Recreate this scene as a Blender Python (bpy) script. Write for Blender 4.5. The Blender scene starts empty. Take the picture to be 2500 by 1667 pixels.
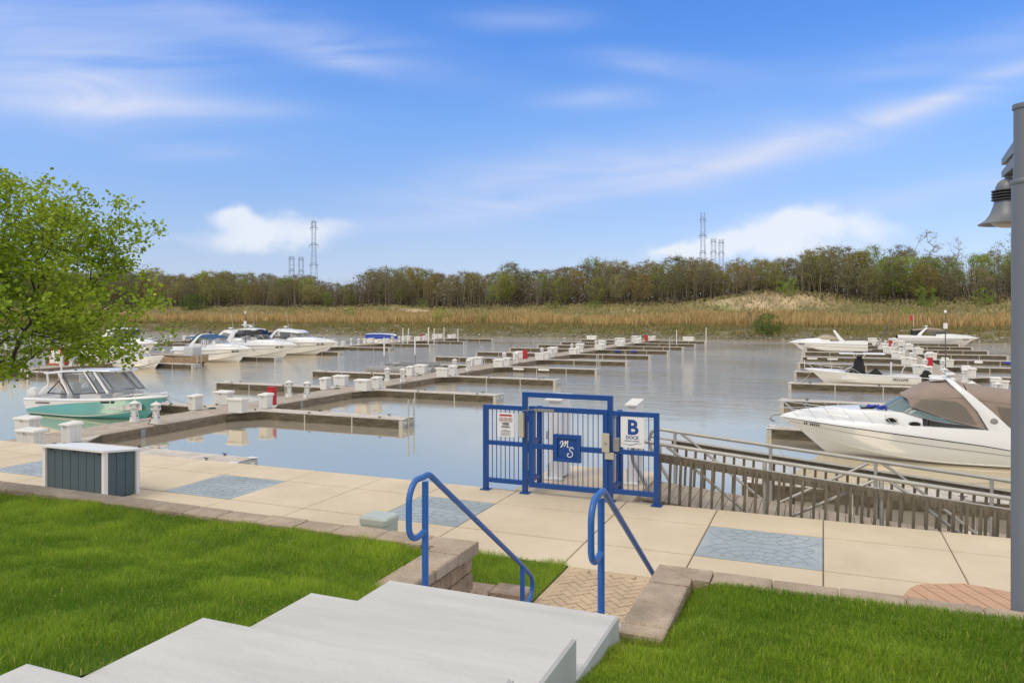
import bpy, math, random
import numpy as np
from mathutils import Vector, Matrix
random.seed(7); rng = np.random.default_rng(7)
S = bpy.context.scene; COL = S.collection
PI = math.pi
# ------------------------------------------------------------------ camera
YAW = math.atan(760/1850)
cam = bpy.data.cameras.new("camera"); camo = bpy.data.objects.new("camera", cam); COL.objects.link(camo)
camo.location = (0, 0, 5.9); camo.rotation_euler = (PI/2, 0, YAW)
cam.sensor_width = 36; cam.lens = 36*1850/2500; cam.shift_y = -74.5/2500
cam.clip_start = .05; cam.clip_end = 4000
S.camera = camo
S.view_settings.view_transform = 'Standard'; S.view_settings.look = 'None'
S.view_settings.gamma = 1; S.view_settings.use_curve_mapping = False
S.view_settings.exposure = 0.0
# ------------------------------------------------------------------ world and sun
SUN_EL, SUN_AZ = math.radians(52), math.radians(215)      # azimuth: compass style, 0 = +Y, clockwise
W = bpy.data.worlds.new("World"); S.world = W; W.use_nodes = True
nt = W.node_tree; N = nt.nodes; LK = nt.links; N.clear()
def nd(tree, kind, **kw):
    n = tree.nodes.new(kind)
    for k, v in kw.items():
        if k.startswith('i_'):
            n.inputs[int(k[2:])].default_value = v
        else: setattr(n, k, v)
    return n
def mth(tree, op, a, b=None, c=None, clamp=False):
    n = tree.nodes.new('ShaderNodeMath'); n.operation = op; n.use_clamp = clamp
    for i, v in enumerate((a, b, c)):
        if v is None: continue
        if isinstance(v, (int, float)): n.inputs[i].default_value = v
        else: tree.links.new(v, n.inputs[i])
    return n.outputs[0]
def mixc(tree, fac, a, b, mode='MIX'):
    n = tree.nodes.new('ShaderNodeMix'); n.data_type = 'RGBA'; n.blend_type = mode; n.clamp_result = False
    for i, v in ((0, fac), (6, a), (7, b)):
        if isinstance(v, (int, float)): n.inputs[i].default_value = v
        elif isinstance(v, (tuple, list)): n.inputs[i].default_value = (*v[:3], 1)
        else: tree.links.new(v, n.inputs[i])
    return n.outputs[2]
def ramp(tree, fac, stops, interp='LINEAR'):
    n = tree.nodes.new('ShaderNodeValToRGB'); cr = n.color_ramp; cr.interpolation = interp
    while len(cr.elements) < len(stops): cr.elements.new(.5)
    for e, (p, c) in zip(cr.elements, stops):
        e.position = p; e.color = (*(c if isinstance(c, (tuple, list)) else (c, c, c)), 1)
    if fac is not None: tree.links.new(fac, n.inputs[0])
    return n.outputs[0]
def build_world():
    sky = N.new('ShaderNodeTexSky'); sky.sky_type = 'NISHITA'; sky.sun_disc = False
    sky.sun_elevation = SUN_EL; sky.sun_rotation = SUN_AZ
    sky.air_density = 1.0; sky.dust_density = .6; sky.ozone_density = 2.0; sky.altitude = 200
    tc = N.new('ShaderNodeTexCoord')
    mp = N.new('ShaderNodeMapping'); mp.vector_type = 'POINT'; mp.inputs['Rotation'].default_value = (0, 0, -YAW)
    LK.new(tc.outputs['Generated'], mp.inputs['Vector'])
    sx = N.new('ShaderNodeSeparateXYZ'); LK.new(mp.outputs[0], sx.inputs[0])
    fy = mth(nt, 'MAXIMUM', mth(nt, 'ABSOLUTE', sx.outputs[1]), .12)
    a = mth(nt, 'DIVIDE', sx.outputs[0], fy); e = mth(nt, 'DIVIDE', sx.outputs[2], fy)
    el = mth(nt, 'MAXIMUM', sx.outputs[2], 0)
    corr = ramp(nt, el, SKY_CORR)
    base = mixc(nt, 1.0, sky.outputs[0], corr, 'MULTIPLY')
    # cloud noise, warped
    cv = N.new('ShaderNodeCombineXYZ'); LK.new(a, cv.inputs[0]); LK.new(e, cv.inputs[1])
    def noise(scale, detail, sxy, rot=0., off=0., dist=0.):
        m = N.new('ShaderNodeMapping'); m.inputs['Scale'].default_value = (*sxy, 1); m.inputs['Rotation'].default_value = (0, 0, rot)
        m.inputs['Location'].default_value = (off, off*.7, off)
        LK.new(cv.outputs[0], m.inputs[0])
        n = N.new('ShaderNodeTexNoise'); n.inputs['Scale'].default_value = scale; n.inputs['Detail'].default_value = detail
        n.inputs['Distortion'].default_value = dist
        LK.new(m.outputs[0], n.inputs['Vector']); return n.outputs[0]
    warp = noise(3.0, 3, (1, 1.5), 0, 4.1)
    warp2 = noise(14.0, 5, (1, 1.3), 0, 1.3)
    aw = mth(nt, 'ADD', a, mth(nt, 'MULTIPLY', mth(nt, 'SUBTRACT', warp, .5), .16))
    ew = mth(nt, 'ADD', e, mth(nt, 'MULTIPLY', mth(nt, 'SUBTRACT', noise(2.2, 3, (1, 1.2), 0, 9.7), .5), .07))
    ac = mth(nt, 'ADD', a, mth(nt, 'MULTIPLY', mth(nt, 'SUBTRACT', warp2, .5), .06))
    ec = mth(nt, 'ADD', e, mth(nt, 'MULTIPLY', mth(nt, 'SUBTRACT', noise(16.0, 6, (1, 1.2), 0, 6.), .5), .05))
    def blob(A, E, px, py, w, h, rot, s):
        a0, e0 = (px-1250)/1850, (759-py)/1850
        da = mth(nt, 'SUBTRACT', A, a0); de = mth(nt, 'SUBTRACT', E, e0)
        c, sn = math.cos(rot), math.sin(rot)
        u = mth(nt, 'ADD', mth(nt, 'MULTIPLY', da, c*1850/w), mth(nt, 'MULTIPLY', de, sn*1850/w))
        v = mth(nt, 'ADD', mth(nt, 'MULTIPLY', da, -sn*1850/h), mth(nt, 'MULTIPLY', de, c*1850/h))
        r2 = mth(nt, 'ADD', mth(nt, 'MULTIPLY', u, u), mth(nt, 'MULTIPLY', v, v))
        return mth(nt, 'MULTIPLY', mth(nt, 'POWER', 2.718, mth(nt, 'MULTIPLY', r2, -1)), s)
    R = math.radians
    cir = None
    for b in ((130, 190, 380, 120, R(-9), .62), (560, 60, 520, 60, R(-10), .36), (800, 150, 190, 30, R(-10), .30),
              (260, 262, 360, 26, R(-3), .42), (2000, 325, 760, 44, R(17), .46), (1900, 352, 640, 20, R(17.5), .26), (2380, 190, 260, 22, R(19), .26), (1370, 450, 520, 60, R(10), .36),
              (1650, 165, 200, 28, R(-6), .30), (1490, 248, 130, 28, R(4), .28), (1290, 42, 170, 28, R(-4), .36),
              (2230, 485, 420, 34, R(8), .42), (420, 372, 170, 22, R(-4), .2), (2350, 110, 350, 40, R(12), .25),
              (1180, 545, 260, 22, R(4), .26), (60, 40, 300, 60, R(-8), .25), (1650, 400, 700, 120, R(14), .16)):
        g = blob(aw, ew, *b); cir = g if cir is None else mth(nt, 'ADD', cir, g)
    fib = noise(2.4, 9, (1.5, 8), R(9), 2.2, 1.1); fib = mth(nt, 'MULTIPLY_ADD', fib, 3.0, -.55, clamp=False)
    fib = mth(nt, 'MAXIMUM', mth(nt, 'MULTIPLY_ADD', fib, .75, .12), .30)
    cir = mth(nt, 'MULTIPLY', cir, fib, clamp=True)
    cum = None
    for b in ((560, 532, 90, 26, 0, 1.), (690, 558, 130, 36, R(-4), 1.3), (640, 590, 190, 30, R(3), .9), (420, 575, 90, 22, 0, .5), (830, 545, 70, 24, 0, .5),
              (1900, 560, 120, 44, R(4), 1.3), (2050, 545, 130, 46, R(-4), 1.3), (2130, 565, 80, 36, 0, .9), (1780, 600, 150, 34, R(12), 1.3), (1640, 618, 90, 16, R(8), .9), (1990, 610, 260, 30, 0, 1.)):
        g = blob(ac, ec, *b); cum = g if cum is None else mth(nt, 'ADD', cum, g)
    cn = mth(nt, 'MULTIPLY_ADD', noise(7.5, 8, (1, 1.7), 0, 3., .4), 2.4, -.30)
    cum = mth(nt, 'MULTIPLY', cum, cn)
    mr = N.new('ShaderNodeMapRange'); mr.interpolation_type = 'SMOOTHSTEP'
    LK.new(cum, mr.inputs[0]); mr.inputs[1].default_value = .20; mr.inputs[2].default_value = 1.55; mr.inputs[4].default_value = .84
    front = mth(nt, 'GREATER_THAN', sx.outputs[1], 0)
    # bright overcast veil added over the unseen dome for soft neutral light
    c1 = mixc(nt, mth(nt, 'MULTIPLY', cir, front), base, CIRRUS)
    c2 = mixc(nt, mth(nt, 'MULTIPLY', mr.outputs[0], front), c1, CUMULUS)
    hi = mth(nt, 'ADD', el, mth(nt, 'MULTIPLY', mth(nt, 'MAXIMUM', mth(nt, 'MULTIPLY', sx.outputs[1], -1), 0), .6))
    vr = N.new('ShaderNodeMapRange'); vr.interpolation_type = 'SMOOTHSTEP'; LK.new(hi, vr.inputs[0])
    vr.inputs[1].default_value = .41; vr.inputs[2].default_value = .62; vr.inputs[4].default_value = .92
    c2 = mixc(nt, vr.outputs[0], c2, FILL_VEIL)
    bg = N.new('ShaderNodeBackground'); bg.inputs[1].default_value = .1
    LK.new(c2, bg.inputs[0])
    out = N.new('ShaderNodeOutputWorld'); LK.new(bg.outputs[0], out.inputs[0])
SKY_CORR = [(0, (1.12, 1.22, 1.95)), (.04, (1.06, 1.12, 1.62)), (.075, (1.12, 1.14, 1.47)), (.14, (1.15, 1.24, 1.58)), (.24, (1.10, 1.42, 1.90)), (.34, (.80, 1.33, 2.12)), (.5, (.7, 1.3, 2.2)), (1, (.8, 1.3, 2.))]
CIRRUS = (6.3, 7.1, 9.4); CUMULUS = (8.7, 9.1, 9.8); FILL_VEIL = (10.2, 9.8, 9.2)
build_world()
sun = bpy.data.lights.new("sun", 'SUN'); suno = bpy.data.objects.new("sun", sun); COL.objects.link(suno)
sun.energy = 1.25; sun.angle = math.radians(25); sun.color = (1, .92, .78)
sdir = Vector((math.sin(SUN_AZ)*math.cos(SUN_EL), math.cos(SUN_AZ)*math.cos(SUN_EL), math.sin(SUN_EL)))
suno.rotation_euler = sdir.to_track_quat('Z', 'Y').to_euler()
suno.location = (0, 0, 60)

# ------------------------------------------------------------------ helpers: materials
MATS = {}
def mat(name, col, rough=.6, var=.0, vscale=3., bump=0., bscale=40., metal=0., spec=.5, col2=None, stretch=(1, 1, 1), attr=None, transl=0., coat=0., speck=0., detail=5.):
    m = bpy.data.materials.new(name); m.use_nodes = True; MATS[name] = m
    t = m.node_tree; b = t.nodes['Principled BSDF']
    b.inputs['Roughness'].default_value = rough; b.inputs['Metallic'].default_value = metal
    b.inputs['Specular IOR Level'].default_value = spec; b.inputs['Coat Weight'].default_value = coat
    tc = t.nodes.new('ShaderNodeTexCoord'); mp = t.nodes.new('ShaderNodeMapping'); mp.inputs['Scale'].default_value = stretch
    t.links.new(tc.outputs['Object'], mp.inputs[0])
    c = None
    if attr:
        an = t.nodes.new('ShaderNodeAttribute'); an.attribute_name = attr; c = an.outputs['Color']
    if var or col2:
        n = t.nodes.new('ShaderNodeTexNoise'); n.inputs['Scale'].default_value = vscale; n.inputs['Detail'].default_value = detail
        n.inputs['Roughness'].default_value = .65
        t.links.new(mp.outputs[0], n.inputs['Vector'])
        r = ramp(t, n.outputs[0], [(.28, 0.), (.72, 1.)])
        lo = [x*(1-var) for x in col]; hi = list(col2) if col2 else [min(1, x*(1+var)) for x in col]
        if c is None: c = mixc(t, r, tuple(lo), tuple(hi))
        else: c = mixc(t, 1., c, mixc(t, r, (1-var,)*3, (1+var,)*3), 'MULTIPLY')
    if speck:
        n = t.nodes.new('ShaderNodeTexNoise'); n.inputs['Scale'].default_value = 180; n.inputs['Detail'].default_value = 3
        t.links.new(mp.outputs[0], n.inputs['Vector'])
        r = ramp(t, n.outputs[0], [(.3, 1-speck), (.7, 1+speck*.6)])
        c = mixc(t, 1., c if c is not None else tuple(col), r, 'MULTIPLY')
    if c is not None: t.links.new(c, b.inputs['Base Color'])
    else: b.inputs['Base Color'].default_value = (*col, 1)
    if bump:
        n = t.nodes.new('ShaderNodeTexNoise'); n.inputs['Scale'].default_value = bscale; n.inputs['Detail'].default_value = 6
        t.links.new(mp.outputs[0], n.inputs['Vector'])
        bp = t.nodes.new('ShaderNodeBump'); bp.inputs['Strength'].default_value = bump; bp.inputs['Distance'].default_value = .02
        t.links.new(n.outputs[0], bp.inputs['Height']); t.links.new(bp.outputs[0], b.inputs['Normal'])
    if transl:
        tr = t.nodes.new('ShaderNodeBsdfTranslucent'); mx = t.nodes.new('ShaderNodeMixShader'); mx.inputs[0].default_value = transl
        if c is not None: t.links.new(c, tr.inputs[0])
        else: tr.inputs[0].default_value = (*col, 1)
        o = t.nodes['Material Output']
        t.links.new(b.outputs[0], mx.inputs[1]); t.links.new(tr.outputs[0], mx.inputs[2]); t.links.new(mx.outputs[0], o.inputs[0])
    return m
def glassmat(name, col, alpha, rough=.03):
    m = bpy.data.materials.new(name); m.use_nodes = True; MATS[name] = m
    t = m.node_tree; b = t.nodes['Principled BSDF']; b.inputs['Base Color'].default_value = (*col, 1); b.inputs['Roughness'].default_value = rough
    tr = t.nodes.new('ShaderNodeBsdfTransparent'); mx = t.nodes.new('ShaderNodeMixShader'); mx.inputs[0].default_value = alpha
    o = t.nodes['Material Output']
    t.links.new(tr.outputs[0], mx.inputs[1]); t.links.new(b.outputs[0], mx.inputs[2]); t.links.new(mx.outputs[0], o.inputs[0])
    return m
# ------------------------------------------------------------------ helpers: meshes and things
class MB:
    def __init__(s): s.v = []; s.f = []; s.m = []
    def add(s, vs, fs, mi=0):
        o = len(s.v); s.v += [tuple(map(float, p)) for p in vs]; s.f += [tuple(i+o for i in f) for f in fs]; s.m += [mi]*len(fs); return s
    def box(s, x0, x1, y0, y1, z0, z1, mi=0):
        return s.add([(x0, y0, z0), (x1, y0, z0), (x1, y1, z0), (x0, y1, z0), (x0, y0, z1), (x1, y0, z1), (x1, y1, z1), (x0, y1, z1)],
                     [(3, 2, 1, 0), (4, 5, 6, 7), (0, 1, 5, 4), (1, 2, 6, 5), (2, 3, 7, 6), (3, 0, 4, 7)], mi)
    def bbox(s, x0, x1, y0, y1, z0, z1, b=.01, mi=0):      # box with chamfered edges
        x0, x1 = min(x0, x1), max(x0, x1); b = min(b, (x1-x0)*.4, (y1-y0)*.4, (z1-z0)*.4)
        bm = []
        for z, i in ((z0, b), (z0+b, 0), (z1-b, 0), (z1, b)):
            bm.append([(x0+i+b*.5, y0+i, z), (x1-i-b*.5, y0+i, z), (x1-i, y0+i+b*.5, z), (x1-i, y1-i-b*.5, z), (x1-i-b*.5, y1-i, z), (x0+i+b*.5, y1-i, z), (x0+i, y1-i-b*.5, z), (x0+i, y0+i+b*.5, z)])
        return s.loft(bm, True, True, mi)
    def loft(s, secs, closed=True, caps=True, mi=0):
        n = len(secs[0]); vs = [p for q in secs for p in q]; fs = []
        for k in range(len(secs)-1):
            for i in range(n if closed else n-1):
                j = (i+1) % n; fs.append((k*n+i, k*n+j, (k+1)*n+j, (k+1)*n+i))
        if caps and closed:
            fs.append(tuple(range(n-1, -1, -1))); o = (len(secs)-1)*n; fs.append(tuple(o+i for i in range(n)))
        return s.add(vs, fs, mi)
    def tube(s, pts, r, n=8, mi=0, caps=True):
        pts = [Vector(p) for p in pts]; rr = r if isinstance(r, (list, tuple)) else [r]*len(pts)
        secs = []; up = Vector((0, 0, 1)); prev = None
        for i, p in enumerate(pts):
            d = (pts[min(i+1, len(pts)-1)]-pts[max(i-1, 0)]).normalized()
            if prev is None:
                ref = up if abs(d.z) < .95 else Vector((1, 0, 0)); a = d.cross(ref).normalized()
            else:
                a = prev-d*prev.dot(d); a = a.normalized() if a.length > 1e-6 else d.orthogonal().normalized()
            prev = a; b = d.cross(a)
            secs.append([p+(a*math.cos(2*PI*k/n)+b*math.sin(2*PI*k/n))*rr[i] for k in range(n)])
        return s.loft(secs, True, caps, mi)
    def bar(s, p, q, w, h=None, mi=0):                      # square bar between two points
        h = h or w; p, q = Vector(p), Vector(q); d = (q-p).normalized()
        ref = Vector((0, 0, 1)) if abs(d.z) < .95 else Vector((0, 1, 0))
        a = d.cross(ref).normalized()*w/2; b = a.cross(d).normalized()*h/2
        return s.loft([[c-a-b, c+a-b, c+a+b, c-a+b] for c in (p, q)], True, True, mi)
    def lathe(s, prof, n=24, c=(0, 0, 0), mi=0, caps=True, ph=0):
        return s.loft([[(c[0]+r*math.cos(2*PI*k/n+ph), c[1]+r*math.sin(2*PI*k/n+ph), c[2]+z) for k in range(n)] for r, z in prof], True, caps, mi)
    def prism(s, poly, z0, z1, mi=0):
        return s.loft([[(x, y, z0) for x, y in poly], [(x, y, z1) for x, y in poly]], True, True, mi)
    def build(s, name, m, parent=None, smooth=None):
        me = bpy.data.meshes.new(name); me.from_pydata(s.v, [], s.f)
        ms = m if isinstance(m, (list, tuple)) else [m]
        for x in ms: me.materials.append(MATS[x] if isinstance(x, str) else x)
        if len(ms) > 1: me.polygons.foreach_set('material_index', s.m)
        me.update()
        if smooth is not None:
            me.polygons.foreach_set('use_smooth', [True]*len(me.polygons)); me.set_sharp_from_angle(angle=math.radians(smooth))
        o = bpy.data.objects.new(name, me); COL.objects.link(o)
        if parent: o.parent = parent
        return o
def npmesh(name, v, f, m, parent=None, cols=None, nper=3, smooth=False):
    """big meshes from numpy: v (n,3), f (m,nper), cols per face corner group (m,3)"""
    me = bpy.data.meshes.new(name); nf = len(f)
    me.vertices.add(len(v)); me.vertices.foreach_set('co', np.asarray(v, np.float32).ravel())
    me.loops.add(nf*nper); me.loops.foreach_set('vertex_index', np.asarray(f, np.int32).ravel())
    me.polygons.add(nf); me.polygons.foreach_set('loop_start', np.arange(0, nf*nper, nper, dtype=np.int32))
    if smooth: me.polygons.foreach_set('use_smooth', np.ones(nf, bool))
    if cols is not None:
        at = me.color_attributes.new('tint', 'FLOAT_COLOR', 'POINT' if len(cols) == len(v) else 'CORNER')
        c = np.ones((len(cols), 4), np.float32); c[:, :3] = cols
        if len(cols) == nf and len(cols) != len(v): c = np.repeat(c, nper, 0)
        at.data.foreach_set('color', c.ravel())
    me.update(calc_edges=True); me.validate()
    me.materials.append(MATS[m])
    o = bpy.data.objects.new(name, me); COL.objects.link(o)
    if parent: o.parent = parent
    return o
def tag(o, label=None, cat=None, group=None, kind=None):
    if label: o['label'] = label
    if cat: o['category'] = cat
    if group: o['group'] = group
    if kind: o['kind'] = kind
    return o
def thing(name, label, cat, loc=(0, 0, 0), rz=0, group=None):
    o = bpy.data.objects.new(name, None); COL.objects.link(o); o.location = loc; o.rotation_euler = (0, 0, rz); o.empty_display_size = .2
    return tag(o, label, cat, group)
KIDS = {}
def dup(root, loc, rz=0, label=None, group=None, scale=None):
    def rec(o, par):
        c = o.copy(); COL.objects.link(c)
        if par is not None: c.parent = par
        for ch in o.children: rec(ch, c)
        return c
    r = rec(root, None); r.location = loc; r.rotation_euler = (0, 0, rz)
    if scale: r.scale = scale if isinstance(scale, (tuple, list)) else (scale,)*3
    if label: r['label'] = label
    if group: r['group'] = group
    return r
ORD = "first second third fourth fifth sixth seventh eighth ninth tenth eleventh twelfth thirteenth".split()
def text_mesh(body, size, m, parent, name, loc, rot, align='CENTER', extr=.002, shear=0., bold=0.):
    cu = bpy.data.curves.new(name, 'FONT'); cu.body = body; cu.size = size; cu.align_x = align; cu.extrude = extr; cu.shear = shear; cu.offset = bold
    cu.resolution_u = 3
    ob = bpy.data.objects.new('tmp', cu); COL.objects.link(ob)
    dg = bpy.context.evaluated_depsgraph_get(); me = bpy.data.meshes.new_from_object(ob.evaluated_get(dg))
    bpy.data.objects.remove(ob)
    me.materials.clear(); me.materials.append(MATS[m])
    o = bpy.data.objects.new(name, me); COL.objects.link(o); o.parent = parent; o.location = loc; o.rotation_euler = rot
    return o
exec_parts = []
# ------------------------------------------------------------------ materials
mat('concrete_tan', (.63, .515, .35), .85, .10, .55, .15, 60, speck=.12, col2=(.75, .63, .455), detail=9.)
mat('concrete_blue', (.33, .385, .41), .8, .12, 1.2, .2, 50, speck=.14, col2=(.44, .49, .52))
mat('joint_dark', (.20, .14, .09), .95)
mat('groove_blue', (.25, .30, .335), .9)
mat('seawall_concrete', (.16, .14, .115), .9, .35, 1.2, .3, 12)
mat('step_concrete', (.565, .56, .52), .85, .10, 1.6, .2, 90, speck=.10, col2=(.665, .655, .62), stretch=(.5, 3, 1), detail=9.)
mat('cap_stone', (.49, .375, .26), .92, .28, 3.5, .9, 45, speck=.40, col2=(.62, .49, .36))
mat('split_stone', (.40, .275, .17), .95, .4, 4.5, 1.6, 22, speck=.45, col2=(.55, .40, .26))
mat('block_stone', (.33, .25, .19), .95, .35, 4.5, 1.2, 25, speck=.35)
mat('brick_tan', (.58, .43, .28), .9, .18, 2.2, .3, 60, speck=.2)
mat('soil', (.075, .08, .03), 1, .3, 5)
mat('lawn_soil', (.09, .15, .022), 1, .3, 8)
mat('grass_blade', (.1, .2, .03), .6, attr='tint', transl=.42, spec=.2)
mat('gate_blue', (.009, .066, .27), .38, .05, 3, spec=.5)
mat('rail_blue', (.03, .135, .44), .33, .05, 3, spec=.5)
mat('sign_white', (.80, .80, .80), .5)
mat('sign_blue', (.012, .07, .30), .5)
mat('sign_black', (.03, .03, .035), .5)
mat('sign_red', (.45, .015, .02), .5)
mat('lock_beige', (.50, .46, .36), .45)
mat('steel', (.45, .45, .44), .35, metal=.8)
mat('galv', (.48, .47, .43), .45, .12, 6, metal=.35, spec=.5)
mat('galv_dark', (.30, .30, .30), .55, .15, 6, metal=.4)
mat('lamp_grey', (.185, .19, .195), .42, .04, 2, metal=.15)
mat('lamp_dark', (.05, .05, .05), .6)
mat('lens', (.55, .52, .46), .25)
mat('deck_wood', (.42, .345, .265), .9, .22, 1.6, .25, 20, col2=(.55, .475, .39), stretch=(1, 1, 1), speck=.1)
mat('finger_wood', (.54, .475, .40), .9, .2, 1.6, .25, 20, col2=(.72, .65, .57), speck=.1)
mat('gang_wood', (.40, .325, .25), .9, .25, 2.5, .3, 20, col2=(.50, .425, .34), stretch=(2, .5, 1), speck=.12)
mat('baluster_wood', (.155, .128, .088), .9, .35, 4, .4, 25, stretch=(3, 3, .7), col2=(.235, .20, .15))
mat('fascia', (.066, .054, .033), .92, .5, 2.1, .6, 12, stretch=(.8, .8, 3.2), col2=(.165, .135, .088), detail=9.)
mat('fascia_light', (.165, .125, .082), .92, .35, 1.7, .5, 14, stretch=(.9, .9, 3.5), col2=(.27, .215, .155))
mat('dark_gap', (.02, .018, .015), .95)
mat('cleat_iron', (.045, .043, .042), .5, metal=.4)
mat('box_white', (.74, .73, .69), .5, .05, 2.2, .05, 30)
mat('box_lid', (.76, .735, .67), .55, .08, 3.5)
mat('box_seam', (.30, .295, .285), .8)
mat('red_paint', (.50, .022, .03), .45)
mat('teal_box_panel', (.075, .115, .138), .55, .06, 5)
mat('white_paint', (.80, .80, .79), .45, .03, 3)
mat('util_green', (.52, .56, .50), .5, .05, 4)
mat('composite_plank', (.56, .335, .20), .75, .10, 2.5, stretch=(1, 6, 1))
# gelcoats and boat stuff
mat('gel_white', (.79, .792, .782), .22, .015, 2, coat=.3)
mat('gel_cream', (.655, .66, .635), .24, .02, 1, coat=.3)
mat('gel_grey', (.55, .56, .55), .3)
mat('gel_teal', (.13, .46, .47), .22, .02, 1, coat=.4)
mat('stripe_dark', (.035, .035, .04), .4)
mat('stripe_grey', (.27, .26, .245), .45)
mat('canvas_taupe', (.31, .24, .195), .85, .10, 2.2, .3, 14)
mat('canvas_blue', (.03, .085, .20), .85, .08, 3)
mat('canvas_navy', (.012, .02, .06), .85)
mat('canvas_green', (.02, .09, .06), .85)
mat('canvas_black', (.018, .018, .02), .8, .1, 3, .3, 10)
mat('canvas_tan', (.42, .36, .26), .85, .06, 3)
mat('tarp_blue', (.015, .045, .32), .6)
mat('chrome', (.70, .70, .69), .2, metal=.9)
mat('rubber', (.022, .022, .024), .6)
mat('upholstery', (.62, .60, .55), .7)
mat('interior_grey', (.33, .31, .28), .75)
mat('engine_black', (.02, .02, .022), .3)
mat('rope', (.55, .50, .42), .9)
mat('orange_paint', (.48, .085, .025), .5)
glassmat('glass_tint', (.03, .045, .05), .62)
glassmat('glass_aqua', (.16, .25, .26), .72)
glassmat('glass_clear', (.22, .25, .26), .42)
glassmat('glass_vinyl', (.20, .18, .15), .62, .2)
glassmat('glass_dark', (.012, .014, .016), .9)
mat('tube_grey', (.28, .275, .27), .5, .08, 3)
mat('globe_white', (.82, .82, .80), .3)
mat('post_dark', (.10, .09, .08), .6)
mat('pylon_hazed', (.33, .41, .54), .7)  # pale blue of distance haze put into the steel colour
# vegetation and bank
mat('bank_soil', (.3, .22, .1), 1., attr='tint', var=.35, vscale=.35, bump=.8, bscale=2.2, detail=8.)
mat('reed', (.3, .2, .08), .9, attr='tint', transl=.2, spec=.1)
mat('rock', (.25, .23, .18), .95, attr='tint', var=.3, vscale=2)
mat('bark', (.085, .066, .048), .95, .3, 8, .4, 30)
mat('bark_far', (.20, .17, .13), 1)
mat('bark_pale', (.24, .22, .19), 1)
mat('leaf_near', (.1, .2, .03), .45, attr='tint', transl=.42, spec=.3)
mat('leaf_far', (.1, .2, .03), .9, attr='tint', transl=.3, spec=.1)
def per_object_tint(m, lo, hi):
    t = MATS[m].node_tree
    for l in [l for l in t.links if l.from_node.type == 'ATTRIBUTE']:
        to = l.to_socket; src = l.from_socket; t.links.remove(l)
        oi = t.nodes.new('ShaderNodeObjectInfo'); f = t.nodes.new('ShaderNodeMapRange'); t.links.new(oi.outputs['Random'], f.inputs[0]); f.inputs[3].default_value = lo; f.inputs[4].default_value = hi
        cb = t.nodes.new('ShaderNodeVectorMath'); cb.operation = 'SCALE'; t.links.new(src, cb.inputs[0]); t.links.new(f.outputs[0], cb.inputs['Scale']); t.links.new(cb.outputs[0], to)
per_object_tint('leaf_far', .72, 1.25)
def water_material():
    m = bpy.data.materials.new('water'); m.use_nodes = True; MATS['water'] = m
    t = m.node_tree; t.nodes.clear(); o = t.nodes.new('ShaderNodeOutputMaterial')
    tc = t.nodes.new('ShaderNodeTexCoord')
    def nz(scale, sc, det, rough=.55):
        mp = t.nodes.new('ShaderNodeMapping'); mp.inputs['Scale'].default_value = (*sc, 1); t.links.new(tc.outputs['Object'], mp.inputs[0])
        n = t.nodes.new('ShaderNodeTexNoise'); n.inputs['Scale'].default_value = scale; n.inputs['Detail'].default_value = det; n.inputs['Roughness'].default_value = rough
        t.links.new(mp.outputs[0], n.inputs['Vector']); return n.outputs[0]
    fine = nz(2.6, (1, 1.5), 4); wide = nz(.5, (1, 1.6), 3)
    patch = ramp(t, nz(.045, (1, 1.4), 3), [(.36, .35), (.60, 1.)])
    sp = t.nodes.new('ShaderNodeSeparateXYZ'); t.links.new(tc.outputs['Object'], sp.inputs[0])
    far = t.nodes.new('ShaderNodeMapRange'); t.links.new(sp.outputs[1], far.inputs[0]); far.inputs[1].default_value = 38; far.inputs[2].default_value = 85
    far.inputs[3].default_value = .02; far.inputs[4].default_value = 1.
    h = mth(t, 'ADD', mth(t, 'MULTIPLY', fine, .6), mth(t, 'MULTIPLY', wide, 1.0))
    h = mth(t, 'MULTIPLY', h, mth(t, 'MULTIPLY', far.outputs[0], patch))
    bp = t.nodes.new('ShaderNodeBump'); bp.inputs['Strength'].default_value = .9; bp.inputs['Distance'].default_value = .22; t.links.new(h, bp.inputs['Height'])
    gl = t.nodes.new('ShaderNodeBsdfGlossy'); gl.inputs['Color'].default_value = (*WATER_TINT, 1); gl.inputs['Roughness'].default_value = .035
    df = t.nodes.new('ShaderNodeBsdfDiffuse'); df.inputs['Color'].default_value = (*WATER_BODY, 1)
    t.links.new(bp.outputs[0], gl.inputs['Normal'])
    lw = t.nodes.new('ShaderNodeFresnel'); lw.inputs[0].default_value = 1.33; t.links.new(bp.outputs[0], lw.inputs['Normal'])
    fac = mth(t, 'MULTIPLY_ADD', lw.outputs[0], .24, .66, clamp=True)
    mx = t.nodes.new('ShaderNodeMixShader'); t.links.new(fac, mx.inputs[0]); t.links.new(df.outputs[0], mx.inputs[1]); t.links.new(gl.outputs[0], mx.inputs[2])
    t.links.new(mx.outputs[0], o.inputs[0])
WATER_TINT = (1., .88, .675); WATER_BODY = (.56, .52, .445)
water_material()

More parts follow.
